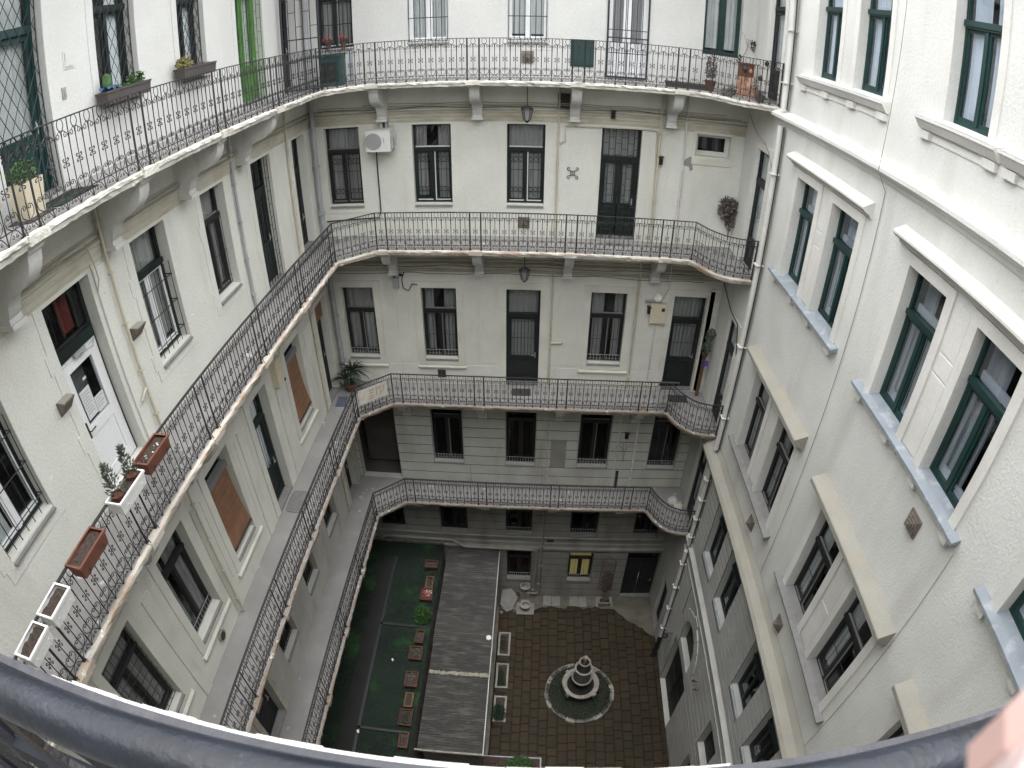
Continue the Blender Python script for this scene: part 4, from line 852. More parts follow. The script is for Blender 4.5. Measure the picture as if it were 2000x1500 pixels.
# vents
def boxvent(w, u, z, label, s=.30, mat='vent_brown'):
    t = on_wall(w, 'wall_vent', label, 'vent', u, z, 0, 'square brown wall vents'); h = s/2
    MB().box(-h, h, -.03, 0, -h, h).build('plate', mat, t); q = MB()
    for i in range(5): z0 = -h+.03+i*(s-.05)/5; q.box(-h+.03, h-.03, -.05, -.03, z0, z0+.022)
    MB().box(-.02, .05, -.1, -.03, -.04, .02).build('cowl', mat, t); q.build('louvre', mat, t)
boxvent('back', -.25, 19.88, 'square brown wall vent below the top storey window'); boxvent('back', -.28, 15.57, 'square brown wall vent low on the third storey'); boxvent('back', -2.66, 10.80, 'square dark wall vent low on the second storey', .24, 'vent_dark')
for y, z, lab in ((6.70, 16.96, 'wedge shaped vent cowl right of the gas pipe'), (4.78, 16.97, 'wedge shaped vent cowl left of the white plastic door')):
    t = on_wall('left', 'vent_cowl', lab, 'vent', y, z, 0, 'wedge shaped vent cowls')
    MB().prism([(0, .06), (-.17, .06), (-.17, .045), (-.02, -.14), (0, -.14)], -.12, .12, lambda p, q, s: (s, p, q)).build('hood', 'vent_brown', t)
    MB().box(-.11, .11, -.16, -.01, .061, .066).build('lid', 'stone_ledge', t)
def pyravent(y, z, s, lab):
    t = on_wall('right', 'pyramid_vent', lab, 'vent', -y, z, 0, 'pyramid wall vents on the right wall'); q = MB()
    N_ = 5
    for i in range(N_):
        a = s*(1-i/N_); q.box(-a, a, -.028*(i+1), -.028*i-.006, -a, a)
    q.add([(-s, -.002, -s), (s, -.002, -s), (s, -.002, s), (-s, -.002, s)], [(0, 1, 2, 3)]); q.build('louvre', 'vent_brown', t)
pyravent(4.83, 15.41, .155, 'large brown pyramid vent on the plain right wall'); pyravent(9.37, 10.72, .15, 'brown pyramid vent above the stone ledge, farther one'); pyravent(6.58, 10.62, .15, 'brown pyramid vent above the stone ledge, nearer one')
t = on_wall('left', 'round_vent', 'round grey drain vent at the foot of the left wall', 'vent', 5.54, 10.78); MB().prism([(.13*math.cos(a*pi/8), .13*math.sin(a*pi/8)) for a in range(16)], -.05, 0, lambda p, q, s: (p, s, q)).build('ring', 'stone_ledge', t); MB().prism([(.095*math.cos(a*pi/8), .095*math.sin(a*pi/8)) for a in range(16)], -.056, -.0501, lambda p, q, s: (p, s, q)).build('grate', 'vent_dark', t)
def hatch(w, u0, u1, z0, z1, mat, name, label, cat, th=.03, frame=None):
    t = on_wall(w, name, label, cat, (u0+u1)/2, z0); a = (u1-u0)/2
    MB().box(-a, a, -th, 0, 0, z1-z0).build('frame', frame or mat, t); MB().box(-a+.03, a-.03, -th-.012, -th, .03, z1-z0-.03).build('panel', mat, t); return t
hatch('back', .77, 1.33, 19.68, 20.36, 'green_frame', 'wall_hatch', 'dark green hatch beside the iron gate of the top storey', 'hatch')
hatch('back', .5, .83, 18.58, 18.99, 'vent_dark', 'wall_hatch', 'dark square hatch under the top gallery behind a corbel', 'hatch')
hatch('back', .80, 1.06, 3.44, 3.69, 'vent_dark', 'wall_hatch', 'small black square hatch under the mezzanine', 'hatch')
hatch('back', .72, 1.23, 7.21, 8.41, 'plaster_ground', 'wall_hatch', 'tall grey plastered panel on the first storey far wall', 'hatch')
hatch('back', -1.15, -.93, 17.92, 18.12, 'plaster_cream', 'wall_box', 'small square lid flush in the cream wall', 'hatch', .01)
hatch('left', 6.38, 6.6, 20.93, 21.19, 'plaster_white', 'wall_box', 'small square lid on the white wall beside the teal door', 'hatch', .01)
hatch('left', 6.28, 6.36, 20.55, 20.7, 'stone_ledge', 'doorbell', 'tiny doorbell plate beside the teal door', 'doorbell', .02)
t = hatch('back', 3.30, 3.76, 12.78, 13.40, 'box_cream', 'meter_cabinet', 'cream gas meter cabinet beside the corner door', 'cabinet', .14); MB().box(.08, .17, -.158, -.152, .4, .5).build('latch', 'vent_dark', t)
t = hatch('left', 10.66, 11.04, 13.2, 13.85, 'box_cream', 'meter_cabinet', 'tan meter cabinet on the left wall beside the roller blind', 'cabinet', .16); MB().box(.12, .17, -.19, -.17, .0, .06).build('latch', 'vent_dark', t)
t = hatch('back', -3.89, -3.72, 13.62, 13.93, 'grey_metal', 'junction_box', 'grey junction box with looped cables under the gallery', 'junction box', .09); MB().tube([(-.03, -.04, .31), (-.02, -.05, .42), (.08, -.05, .44), (.16, -.04, .36)], .012, 5).box(.1, .2, -.06, 0, .36, .41).build('cable_loop', 'cable_black', t)
def walllamp(u, z, lab, w='back'):
    t = on_wall(w, 'wall_lamp', lab, 'wall lamp', u, z, 0, 'small dark wall lamps'); MB().box(-.05, .05, -.13, -.03, -.13, .06).box(-.07, .07, -.15, -.01, .06, .085).tube([(0, 0, .02), (0, -.05, .02)], .015, 5).build('housing', 'vent_dark', t); MB().box(-.035, .035, -.134, -.130, -.10, .03).build('lamp_glass', 'glass_dark', t)
walllamp(3.13, 17.45, 'small dark wall lamp right of the grilled door'); walllamp(1.86, 18.55, 'small dark wall lamp under the top gallery'); walllamp(3.27, 13.2, 'small dark wall lamp left of the meter cabinet'); walllamp(3.13, 8.72, 'small dark wall lamp above the twin branch ornament')
MB_ = on_wall('back', 'bracket_shelf', 'short grey bracket above the wall lamp, second storey', 'bracket', 3.25, 13.45); MB().box(-.14, .14, -.12, 0, 0, .02).build('plate', 'grey_metal', MB_)
# wrought ornaments
t = on_wall('back', 'iron_ornament', 'black wrought iron scroll ornament on the cream wall left of the door', 'ornament', .93, 16.95, -.03); q = MB()
for s in (1, -1):
    for k in (1, -1): q.tube(vol(s*.1, k*.12, .05, -k*pi/2, k*.9, 9, s), .009, 4).tube([(s*.02, 0, k*.04), (s*.07, 0, k*.07), (s*.1, 0, k*.07)], .009, 4)
q.tube([(.055*math.cos(a*pi/6), 0, .055*math.sin(a*pi/6)) for a in range(12)], .009, 4, closed=True); q.build('scrolls', 'iron', t); MB().tube([(-.02, 0, .02), (.02, 0, -.02), (-.02, 0, -.03)], .008, 4).build('numeral', 'iron', t)
t = on_wall('back', 'iron_ornament', 'grey twin branch ornament on the first storey far wall', 'ornament', 3.13, 8.0, -.03); q = MB()
for s in (1, -1): q.tube([(0, 0, -.4), (s*.03, 0, -.1), (s*.08, 0, .12), (s*.2, 0, .24), (s*.29, 0, .18)], .013, 4).tube([(s*.02, 0, 0), (s*.05, 0, .2), (s*.03, 0, .42)], .013, 4)
q.lathe([(.01, -.42), (.05, -.4), (.02, -.36)], 8).build('branches', 'cable_grey', t)
t = on_wall('back', 'plaster_patch', 'bare grey repair patch on the cream wall by the small window', 'patch', 3.86, 17.45); pts = [(.02, .12), (.12, .14), (.16, .02), (.12, -.08), (.15, -.2), (.08, -.26), (.03, -.14), (-.08, -.12), (-.12, -.02), (-.06, .06)]
MB().prism(pts, -.006, 0, lambda p, q, s: (p, s, q)).build('patch_face', 'walk_floor', t)
sd_ = on_wall('back', 'satellite_dish', 'small pale satellite dish above the meter cabinet', 'satellite dish', 3.45, 13.6, -.14); MB().lathe([(.002, 0), (.06, .012), (.11, .04), (.113, .04), (.06, .006), (.002, -.006)], 16).build('dish', 'white_plastic', sd_).rotation_euler = (pi/2-.5, 0, 0); MB().tube([(0, 0, 0), (0, .14, -.02)], .012, 5).tube([(0, -.02, -.05), (.02, -.16, .0)], .006, 4).build('arm', 'cable_black', sd_)
# door mats, boxes and pots
def mat_on(z, x, y, w, d_, rz, mat, label, rnd=False):
    q = MB(); pts = [(w/2*sx, d_/2*sy) for sx, sy in ((-1, -1), (1, -1), (1, 1), (-1, 1))]
    if rnd: pts = [(w/2*math.copysign(abs(math.cos(a))**.4, math.cos(a)), d_/2*math.copysign(abs(math.sin(a))**.4, math.sin(a))) for a in [2*pi*i/28 for i in range(28)]]
    q.prism(pts, 0, .014, lambda p, r, t: (p, r, t)); return tag(q.build('doormat', mat, None, (x, y, z), rz), label, 'doormat', 'doormats on the gallery floors')
mat_on(G[2]-.003, -5.55, 14.02, .30, .50, .05, 'mat_blue', 'blue grey doormat in the corner beside the potted yucca'); mat_on(G[2]-.003, -5.52, 9.8, .50, .75, .0, 'mat_grey', 'grey rounded doormat before the grilled left door', True)
mat_on(G[2]-.003, -.26, 14.83, .56, .36, .03, 'mat_dark', 'dark doormat before the middle far door'); mat_on(G[2]-.003, 4.45, 14.75, .58, .36, -.03, 'mat_dark', 'dark doormat before the right far door')
mat_on(G[3]-.003, -5.45, 5.6, .62, .95, .0, 'mat_grey', 'large grey doormat before the white plastic door'); mat_on(G[3]-.003, 2.1, 14.85, .5, .2, .02, 'mat_grey', 'worn grey doormat below the grilled door'); mat_on(G[4]-.003, 2.1, 14.88, .56, .2, .0, 'mat_grey', 'grey doormat below the white double door')
mat_on(G[4]-.003, -5.42, 5.6, .5, .75, .0, 'turf', 'dark green doormat before the teal door')
rug = tag(MB().add([(-.28, -.03, -.02), (.28, -.03, -.02), (.28, -.03, .012), (-.28, -.03, .012), (-.28, .22, -.26), (.28, .22, -.26), (.28, .03, .012), (-.28, .03, .012)], [(0, 1, 2, 3), (3, 2, 6, 7), (7, 6, 5, 4), (0, 3, 7, 4), (1, 5, 6, 2)]).build('hanging_mat', 'mat_dark', None, (3.95, YBK, G[2]+1.0), .0), 'dark mat draped over the rail at the curved balcony corner', 'mat')
def trough(name, mat, soilm, L_, w, h, label, cat, loc, rz=0, group=None, t=.02, soil_drop=.05, taper=.02, clump=0):
    o = thing(name, label, cat, loc, rz, group); a, c = L_/2, w/2; q = MB()
    o8 = [(-a+taper, -c+taper, 0), (a-taper, -c+taper, 0), (a-taper, c-taper, 0), (-a+taper, c-taper, 0), (-a, -c, h), (a, -c, h), (a, c, h), (-a, c, h), (-a+t, -c+t, h), (a-t, -c+t, h), (a-t, c-t, h), (-a+t, c-t, h), (-a+t, -c+t, h-soil_drop-.02), (a-t, -c+t, h-soil_drop-.02), (a-t, c-t, h-soil_drop-.02), (-a+t, c-t, h-soil_drop-.02)]
    f = [(3, 2, 1, 0)]+[(i, (i+1) % 4, 4+(i+1) % 4, 4+i) for i in range(4)]+[(4+i, 4+(i+1) % 4, 8+(i+1) % 4, 8+i) for i in range(4)]+[(8+i, 8+(i+1) % 4, 12+(i+1) % 4, 12+i) for i in range(4)]
    q.add(o8, f)
    for y0, y1 in ((-c-.008, -c+t), (c-t, c+.008)): q.box(-a-.008, a+.008, y0, y1, h-.025, h+.006)
    for x0, x1 in ((-a-.008, -a+t), (a-t, a+.008)): q.box(x0, x1, -c+t, c-t, h-.025, h+.006)
    q.build('box', mat, o); s = MB(); n = 10; rr = random.Random(int(L_*1000+loc[1]*100)); vs_ = [(-a+t+.001+(L_-2*t-.002)*i/n, -c+t+.001+(w-2*t-.002)*j/4, h-soil_drop+rr.uniform(-.012, .018)) for j in range(5) for i in range(n+1)]
    s.add(vs_, [(j*(n+1)+i, j*(n+1)+i+1, (j+1)*(n+1)+i+1, (j+1)*(n+1)+i) for j in range(4) for i in range(n)]); s.build('soil', soilm, o)
    return o
XR = XL+.13
def railbox(y, L_, mat, label, z=1.0, hooks=None):
    o = trough('flower_box', mat, 'soil', L_, .24, .19, label, 'flower box', (XR, y, G[3]+z-.155), pi/2, 'flower boxes hung outside the railing', .018, .045)
    for s in (-1, 1): MB().tube([(s*L_*.3, .12, .19), (s*L_*.3, .135, .17), (s*L_*.3, .15, .165)], .006, 4).tube([(s*L_*.3, .12, .19), (s*L_*.3, .12, .0), (s*L_*.3, -.1, -.01), (s*L_*.3, -.13, .1)], .006, 4).build('hook', 'white_paint' if mat == 'white_plastic' else 'iron', o)
    return o
railbox(4.93, .60, 'terracotta', 'brown flower box with withered stems, the one farther from the viewer'); railbox(3.2, .60, 'terracotta', 'brown flower box with bare soil between white ones')
fw = railbox(4.22, .62, 'white_plastic', 'white flower box holding two potted grey conifers'); railbox(2.42, .44, 'white_plastic', 'white lace edged flower box, middle of the white ones'); railbox(1.88, .44, 'white_plastic', 'white flower box nearest the dark railing')
for y in (2.42, 1.88):
    q = MB()
    for i in range(7): q.tube([(.07*math.cos(a*pi/4), 0, .03*math.sin(a*pi/4)) for a in range(8)], .004, 3, closed=True) if 0 else None
for y, s in ((4.42, 1.0), (4.05, 1.1)):
    t = thing('potted_conifer', 'grey green conifer in a brown pot, %s one in the white box' % ('farther' if y > 4.3 else 'nearer'), 'potted plant', (XR, y, G[3]+.92), 0, 'potted conifers in the white box')
    MB().lathe([(.06, 0), (.085, .13), (.09, .15), (.08, .15), (.075, .12), (.0, .12)], 12).build('pot', 'terracotta', t)
    q = MB().tube([(0, 0, .12), (0, 0, .5*s)], [.008, .004], 4)
    for i in range(260):
        f = random.random(); rr = .12*(1-f*.8)*s; an = random.random()*6.28; rad = rr*random.uniform(.3, 1); p = Vector((rad*math.cos(an), rad*math.sin(an), .15+.42*f*s)); d = Vector((math.cos(an), math.sin(an), .9)).normalized()*.05; e = d.orthogonal().normalized()*.012
        q.add([p-e, p+e, p+d], [(0, 1, 2)])
    q.build('foliage', 'leaf_grey', t)
t = thing('dry_stems', 'withered stems and white scraps in the brown flower box', 'dried plant', (XR, 4.93, G[3]+.985)); q = MB()
for i in range(26): x = random.uniform(-.08, .08); y = random.uniform(-.27, .27); q.tube([(x, y, 0), (x+random.uniform(-.05, .05), y+random.uniform(-.06, .06), random.uniform(.02, .08))], .004, 3)
q.build('foliage', 'twig', t)
for i in range(9): x = random.uniform(-.07, .07); y = random.uniform(-.25, .25); MB().box(x, x+.025, y, y+.02, .0, .012).build('scrap', 'paper', t)
# flower boxes under the lattice windows of the top storey
for i, (y, lab) in enumerate(((7.4, 'dark window box with green plants and a blue cloth below the lattice window'), (9.5, 'dark window box with ochre plant below the farther lattice window'))):
    o = trough('window_box', 'box_brown', 'soil', 1.10, .22, .19, lab, 'window box', (LX+.17, y+.06, z4-.01 if i == 0 else z4+.02), pi/2, 'window boxes of the top storey')
    q = MB().leaves((.3, 0, .24) if i == 0 else (-.38, 0, .26), (.24, .10, .13), 170, .06); q.build('foliage', 'leaf_green' if i == 0 else 'leaf_ochre', o)
    if i == 0:
        MB().lathe([(.002, .17), (.06, .20), (.075, .30), (.06, .42), (.002, .45)], 10, (-.36, .02, 0)).leaves((-.05, 0, .2), (.25, .08, .05), 60, .05).build('cactus', 'leaf_green', o)
        q = MB(); rr = random.Random(3)
        vs_ = [(-.52+.3*ii/6, -.13+.2*jj/4, .20+rr.uniform(0, .07)) for jj in range(5) for ii in range(7)]; q.add(vs_, [(j*7+ii, j*7+ii+1, (j+1)*7+ii+1, (j+1)*7+ii) for j in range(4) for ii in range(6)]); q.build('blue_cloth', 'blue_cloth', o)
    else: MB().leaves((.25, 0, .2), (.28, .07, .04), 40, .04).build('foliage', 'leaf_dry', o)
def pot(loc, r, h, mat, label, leaf=None, lr=(.15, .15, .15), ln=120, lz=.1, size=.05, grp=None, cat='potted plant', name='potted_plant'):
    t = thing(name, label, cat, loc, 0, grp); MB().lathe([(r*.7, 0), (r, h*.85), (r*1.08, h*.86), (r*1.08, h), (r*.93, h), (r*.9, h*.9), (.0, h*.88)], 14).build('pot', mat, t, smooth=True)
    if leaf: MB().tube([(0, 0, h*.88), (.01, 0, h+lz)], .008, 4).leaves((0, 0, h+lz), lr, ln, size).build('foliage', leaf, t)
    return t
z_ = G[4]-.003
t = thing('potted_plant', 'square cream pot with a bushy plant beside the teal door', 'potted plant', (LX+.42, 4.93, z_)); MB().add([(-.13, -.13, 0), (.13, -.13, 0), (.13, .13, 0), (-.13, .13, 0), (-.17, -.17, .44), (.17, -.17, .44), (.17, .17, .44), (-.17, .17, .44)], [(3, 2, 1, 0), (0, 1, 5, 4), (1, 2, 6, 5), (2, 3, 7, 6), (3, 0, 4, 7)]).quad((-.15, -.15, .41), (.15, -.15, .41), (.15, .15, .41), (-.15, .15, .41)).build('pot', 'box_cream', t); MB().leaves((0, 0, .55), (.2, .2, .14), 180, .07).build('foliage', 'leaf_green', t); MB().box(-.22, .22, -.22, .22, 0, .012).build('tray', 'vent_dark', t).location.z = -.0
# things on the right end of the top gallery
GP = 'plant pots at the right end of the top gallery'
t = trough('planter_box', 'box_brown', 'soil', 1.05, .2, .13, 'long low dark planter on the top gallery floor', 'planter', (3.55, 14.75, z_)); MB().leaves((0, 0, .14), (.48, .07, .04), 60, .04).build('foliage', 'leaf_dry', t)
pot((4.1, 14.7, z_), .13, .26, 'terracotta', 'red pot with a dark dried climbing bush at the top gallery', 'leaf_dry', (.13, .13, .34), 300, .32, .06, GP)
pot((4.55, 14.35, z_), .12, .13, 'box_brown', 'low dark pot with a small brown ornament', 'leaf_dry', (.10, .10, .08), 60, .05, .04, GP)
pot((4.32, 13.95, z_), .15, .10, 'stone_pale', 'flat pale bowl with grey weeds at the gallery edge', 'leaf_grey', (.14, .14, .07), 90, .04, .04, GP)
pot((5.02, 14.1, z_), .16, .22, 'terracotta_pale', 'pale reddish pot against the corner door', 'leaf_grey', (.13, .13, .09), 80, .05, .04, GP)
pot((4.98, 13.55, z_), .13, .16, 'stone_dark', 'dark pot near the broken end of the slab', 'leaf_dry', (.14, .14, .08), 80, .05, .04, GP)
t = thing('chimney_pot', 'tall square terracotta chimney pot with pale flaking front', 'chimney pot', (4.95, 14.62, z_), .1); MB().box(-.16, .16, -.12, .12, .48, .80).box(-.175, .175, -.135, .135, .78, .82).build('chimney_head', 'terracotta', t); MB().box(-.155, .155, -.115, .115, 0, .48).build('chimney_shaft', 'terracotta_pale', t)
for s in (-1, 1): MB().prism([(s*.075+.05*math.cos(a*pi/5), .64+.05*math.sin(a*pi/5)) for a in range(10)], -.128, -.119, lambda p, q, u_: (p, u_, q)).build('roundel', 'terracotta_pale', t)
for i, (x, y, h, lab) in enumerate(((4.62, 13.7, .62, 'black tulip shaped garden stake beside the chimney pot'), (5.0, 13.35, .85, 'tallest black flower garden stake near the corner door'), (4.85, 13.28, .5, 'short black flower stake at the rail'))):
    t = thing('garden_stake', lab, 'garden stake', (x, y, z_), 0, 'black flower stakes'); MB().tube([(0, 0, 0), (.02, 0, h)], .006, 4).build('rod', 'iron', t); q = MB().lathe([(.005, h), (.05, h+.03), (.06, h+.09), (.02, h+.13), (.002, h+.14)], 7); q.add([(.05, 0, h+.02), (.11, .02, h), (.06, .01, h+.05)], [(0, 1, 2)]); q.build('flower', 'vent_dark', t)
t = thing('climbing_plant', 'bare climbing tendril with few leaves on the wall by the corner door', 'plant', (4.9, YB-.04, G[4]+.8)); MB().tube([(0, 0, 0), (.15, 0, .25), (.22, .01, .45), (.2, .0, .62), (.34, 0, .52), (.42, .0, .45), (.36, 0, .3)], .006, 4).tube([(.2, 0, .45), (.1, 0, .7), (.02, 0, .78)], .004, 4).build('stem', 'twig', t); MB().leaves((.32, -.02, .5), (.08, .02, .16), 20, .08).leaves((.02, -.03, .05), (.08, .03, .15), 16, .07).build('leaves', 'leaf_dark', t)
# left end of the top gallery: bin, pots of geraniums, iron gate across the walkway
t = thing('storage_bin', 'dark green storage bin behind the railing in the far left corner', 'bin', (-4.85, 14.45, z_)); MB().box(-.26, .26, -.2, .2, 0, .72).box(-.285, .285, -.225, .225, .72, .79).build('body', 'bin_green', t); MB().tube([(-.1, -.23, .76), (.1, -.23, .76)], .012, 5).box(-.2, .2, -.206, -.2, .1, .6).build('lid_grip', 'dark_door', t)
MBx = on_wall('back', 'blue_post', 'narrow pale blue board standing beside the green bin', 'board', -4.42, G[4], -.55); MB().box(-.05, .05, -.03, .0, 0, .78).build('board_face', 'sill_metal', MBx)
for i, (x, rr_) in enumerate(((-5.12, .15), (-4.72, .11))):
    gp = pot((x, YB-.13, z4+.0), .07, .12, 'terracotta', ['red geranium in a pot on the corner window sill', 'smaller pink geranium in a pot on the corner window sill'][i], 'leaf_dark', (rr_, .1, .09), 70, .06, .05, 'geraniums on the corner sill')
    q = MB().leaves((x, YB-.17, z4+.27), (rr_*1.0, .09, .08), 60, .035); q.build('blossom', 'flower_red', bpy.data.objects['potted_plant.%03d' % i] if 0 else gp, tuple(-Vector(gp.location)))
t = thing('iron_gate', 'black iron security gate across the top gallery corner', 'gate', (LX+.12, 13.55, G[4])); q = MB()
for i in range(6):
    x = .0+.88*i/5; q.tube([(x, 0, .0), (x, 0, 3.2)], .011, 4)
for z in (.05, 1.25, 2.6, 3.2): q.tube([(0, 0, z), (.88, 0, z)], .014, 4)
for i in range(5):
    for z in ((.7, 1.9) if i % 2 else (.3, 1.55, 2.2)): q.tube([(.88*i/5, 0, z), (.88*(i+1)/5, 0, z)], .008, 4)
q.build('bars', 'iron', t); MB().tube([(0, 0, 0), (0, 0, 3.2)], .03, 4).tube([(.9, 0, 0), (.9, 0, 3.2)], .026, 4).build('gate_post', 'iron', t)
# plants of the second and third storey
t = thing('wall_plant', 'dried brown bush hanging on the wall right of the small window', 'plant', (5.08, YB-.12, 16.3)); q = MB()
for i in range(40):
    a = random.uniform(-1.2, 1.2); L_ = random.uniform(.2, .5); q.tube([(0, .05, -.55), (math.sin(a)*L_*.3, -.04, -.2+L_*.2), (math.sin(a)*L_*.75, -.05, -.12+L_*random.uniform(.0, .9))], .004, 3)
q.tube([(0.12, .08, -.9), (.08, .05, -.3)], .014, 5).build('stems', 'twig', t); MB().leaves((-.02, -.04, .02), (.30, .12, .36), 360, .085, .0).leaves((.1, -.02, -.4), (.14, .08, .2), 70, .07).build('leaves', 'leaf_dry', t)
t = thing('potted_yucca', 'large yucca with drooping leaves in a terracotta pot in the gallery corner', 'potted plant', (-5.42, 14.62, G[2]-.003)); MB().lathe([(.12, 0), (.165, .2), (.18, .21), (.18, .26), (.15, .26), (.14, .22), (.0, .22)], 16).build('pot', 'terracotta', t, smooth=True); q = MB()
for i in range(95):
    an = random.random()*6.28; L_ = random.uniform(.45, .8); el = random.uniform(-.1, 1.3); c0 = Vector((.16 if i % 3 else -.12, 0, .75 if i % 3 else .42)); d = Vector((math.cos(an)*math.cos(el), math.sin(an)*math.cos(el)*.7, math.sin(el))); sd2 = d.cross(Vector((0, 0, 1))).normalized()*.02; pr_ = None
    pts = [c0+d*(L_*f)+Vector((0, 0, -.55*L_*f*f)) for f in (0, .35, .7, 1)]
    for A_, B_, wa, wb in zip(pts, pts[1:], (.7, 1, .7), (1, .7, .05)): q.quad(A_-sd2*wa, A_+sd2*wa, B_+sd2*wb, B_-sd2*wb)
q.build('leaves', 'leaf_dark', t); MB().tube([(0, 0, .2), (.05, 0, .5), (.16, 0, .78)], .03, 6).tube([(0, 0, .2), (-.12, 0, .44)], .03, 6).build('trunk', 'twig', t)
t = thing('wall_mask', 'round pale face shaped ornament beside the yucca pot', 'ornament', (-5.62, 14.5, G[2]+.28)); MB().lathe([(.002, .2), (.05, .18), (.07, .1), (.05, .02), (.002, 0)], 10).build('head', 'stone_dark', t)
t = thing('hanging_plant', 'trailing green plant on a brown pole beside the right corner door', 'plant', (5.08, 14.95, G[2]-.003)); MB().box(-.05, .05, -.02, .02, 0, 1.35).build('pole', 'wood_brown', t); MB().lathe([(.05, 1.36), (.09, 1.45), (.1, 1.5), (.0, 1.5)], 10).build('pot', 'terracotta', t); MB().leaves((.02, -.05, 1.72), (.17, .12, .25), 240, .06).leaves((.05, -.04, 2.15), (.16, .10, .22), 170, .07).build('leaves', 'leaf_grey', t); MB().leaves((.04, -.09, 1.22), (.1, .06, .12), 120, .05).build('purple_flowers', 'flower_purple', t)
# sign panel on the chamfered corner of the second gallery
sg = thing('sign_panel', 'white banner with a rust brown figure and bars tied to the corner railing', 'sign', (-4.44+.02, 13.665-.025, G[2]+.40), math.atan2(.753, .883)); MB().box(-.45, .45, -.03, -.02, 0, .47).build('board_face', 'tarp', sg); q = MB()
for i, zz in enumerate((.36, .27, .18, .1)): q.box(-.12, .03, -.034, -.0305, zz-.02, zz+.02)
for pts in ([(.08, .12), (.1, .4), (.14, .4), (.12, .12)], [(.12, .36), (.3, .40), (.3, .34), (.12, .32)], [(.2, .10), (.22, .36), (.26, .36), (.24, .10)], [(.26, .2), (.36, .3), (.38, .27), (.28, .15)], [(.3, .3), (.36, .42), (.4, .4), (.33, .28)]): q.add([(x, -.034, z) for x, z in pts], [(0, 1, 2, 3)])
q.build('sign_print', 'print_rust', sg)
t = thing('rubble_sack', 'crumpled pale sack on the lowest curved balcony', 'sack', (4.95, 14.35, G[1]-.003)); rr = random.Random(5); q = MB()
for (cx_, cy_, s_) in ((0, .12, .2), (.16, -.14, .17)): q.lathe([(s_*rr.uniform(.8, 1), 0), (s_, .05), (s_*.8, .12), (s_*.35, .17), (.01, .16)], 9, (cx_, cy_, 0))
q.build('sack_body', 'tarp', t)
# ------------------------------------------------------------------ the courtyard floor
def bound(x): return (14.62-(x-3.55)*.86 if x > 3.55 else 14.50+(.1 if x > .6 else -.10))+.05*math.sin(x*7)+.04*math.sin(x*17+1)
jb = [(-.95, -1.2, .004), (5.3, -1.2, .004)]+[(5.3-6.25*i/40, bound(5.3-6.25*i/40)-.03, .004) for i in range(41)]
pv = bpy.data.objects.new('courtyard_paving', MB().add(jb, [(0, 1, 2+i, 3+i) if i == 99 else (0, 2+i+1, 2+i) for i in range(40)]+[(0, 2, 1)]).mesh('courtyard_paving', 'mortar_dark')); C.objects.link(pv); pv['kind'] = 'structure'
pitch = .335; cache = {}; rows = []; xr = -.92
fx, fy = 2.2, 10.55
while xr < 5.2:
    w = min(pitch*random.choice((.94, 1.0, 1.06)), 5.285-xr); y1 = bound(xr+w/2)-random.random()*.08; first = True
    while y1 > -1.0 and w > .12:
        L_ = pitch*random.choice((.95, 1.0, 1.1, 1.5)); L_ = L_*random.uniform(.4, 1) if first else L_
        rows.append((y1-L_, xr, w, L_, (bound(xr+w)-bound(xr))*.8 if first else 0)); y1 -= L_; first = False
    xr += w
rows.sort(key=lambda t: -t[0])
rows = [t for t in rows if (t[1]+t[2]/2-fx)**2+(t[0]+t[3]/2-fy)**2 > 1.0]
def paver_mesh(w, L_, k, s_=0):
    rr = random.Random(k); e = .012; j = lambda: rr.uniform(-.006, .006); h = .022
    P = [(e+j(), e+j(), 0), (w-e+j(), e+j(), 0), (w-e+j(), L_-e+j()+s_/2, 0), (e+j(), L_-e+j()-s_/2, 0)]; hz = [h+rr.uniform(-.004, .005) for _ in range(4)]
    T = [(p[0]+(.01 if i in (0, 3) else -.01), p[1]+(.01 if i in (0, 1) else -.01), hz[i]) for i, p in enumerate(P)]
    return MB().add(P+T, [(4, 5, 6, 7), (0, 1, 5, 4), (1, 2, 6, 5), (2, 3, 7, 6), (3, 0, 4, 7)])
for i, (y, x, w, L_, s_) in enumerate(rows[:300]):
    key = (round(w, 2), round(L_, 2), round(s_, 2), i % 4)
    if key not in cache: cache[key] = paver_mesh(w, L_, i, s_).mesh('paver', 'paver')
    put('paver', cache[key], pv, (x, y, .003+random.uniform(0, .006)), 0)
m = MB()
for i, (y, x, w, L_, s_) in enumerate(rows[300:]):
    p = paver_mesh(w, L_, i); m.add([(a+x, b_+y, c+.004) for a, b_, c in p.v], p.f)
o = m.build('paver', 'paver', pv); o['kind'] = 'stuff'
# flagstones along the far wall
for i in range(9):
    x = .45+i*.36; q = MB().box(.012, .345, random.uniform(0, .03), .52, 0, .014); 
    if x < 3.6: q.build('flagstone', 'slate' if i % 3 else 'concrete', pv, (x, 14.62, .004))
# fountain in its round bed
bed = thing('round_flower_bed', 'round bed of dark ground cover ringed by pale stone round the fountain', 'flower bed', (fx, fy, 0)); R_ = 1.27
for i in range(22):
    a0, a1 = 2*pi*(i+.03)/22, 2*pi*(i+.97)/22; ro, ri = R_+random.uniform(-.02, .02), R_-.13; h = .16+random.uniform(-.02, .015)
    P = [(ri*math.cos(a0), ri*math.sin(a0)), (ro*math.cos(a0), ro*math.sin(a0)), (ro*math.cos((a0+a1)/2)*1.004, ro*math.sin((a0+a1)/2)*1.004), (ro*math.cos(a1), ro*math.sin(a1)), (ri*math.cos(a1), ri*math.sin(a1))]
    MB().prism(P, 0, h, lambda p, q, t: (p, q, t)).build('kerb_stone', 'stone_pale' if i % 3 == 0 else 'stone_dark', bed)
MB().lathe([(R_-.12, 0), (R_-.12, .10), (.3, .12), (.0, .12)], 40).build('soil', 'soil', bed)
q = MB(); rr = random.Random(8)
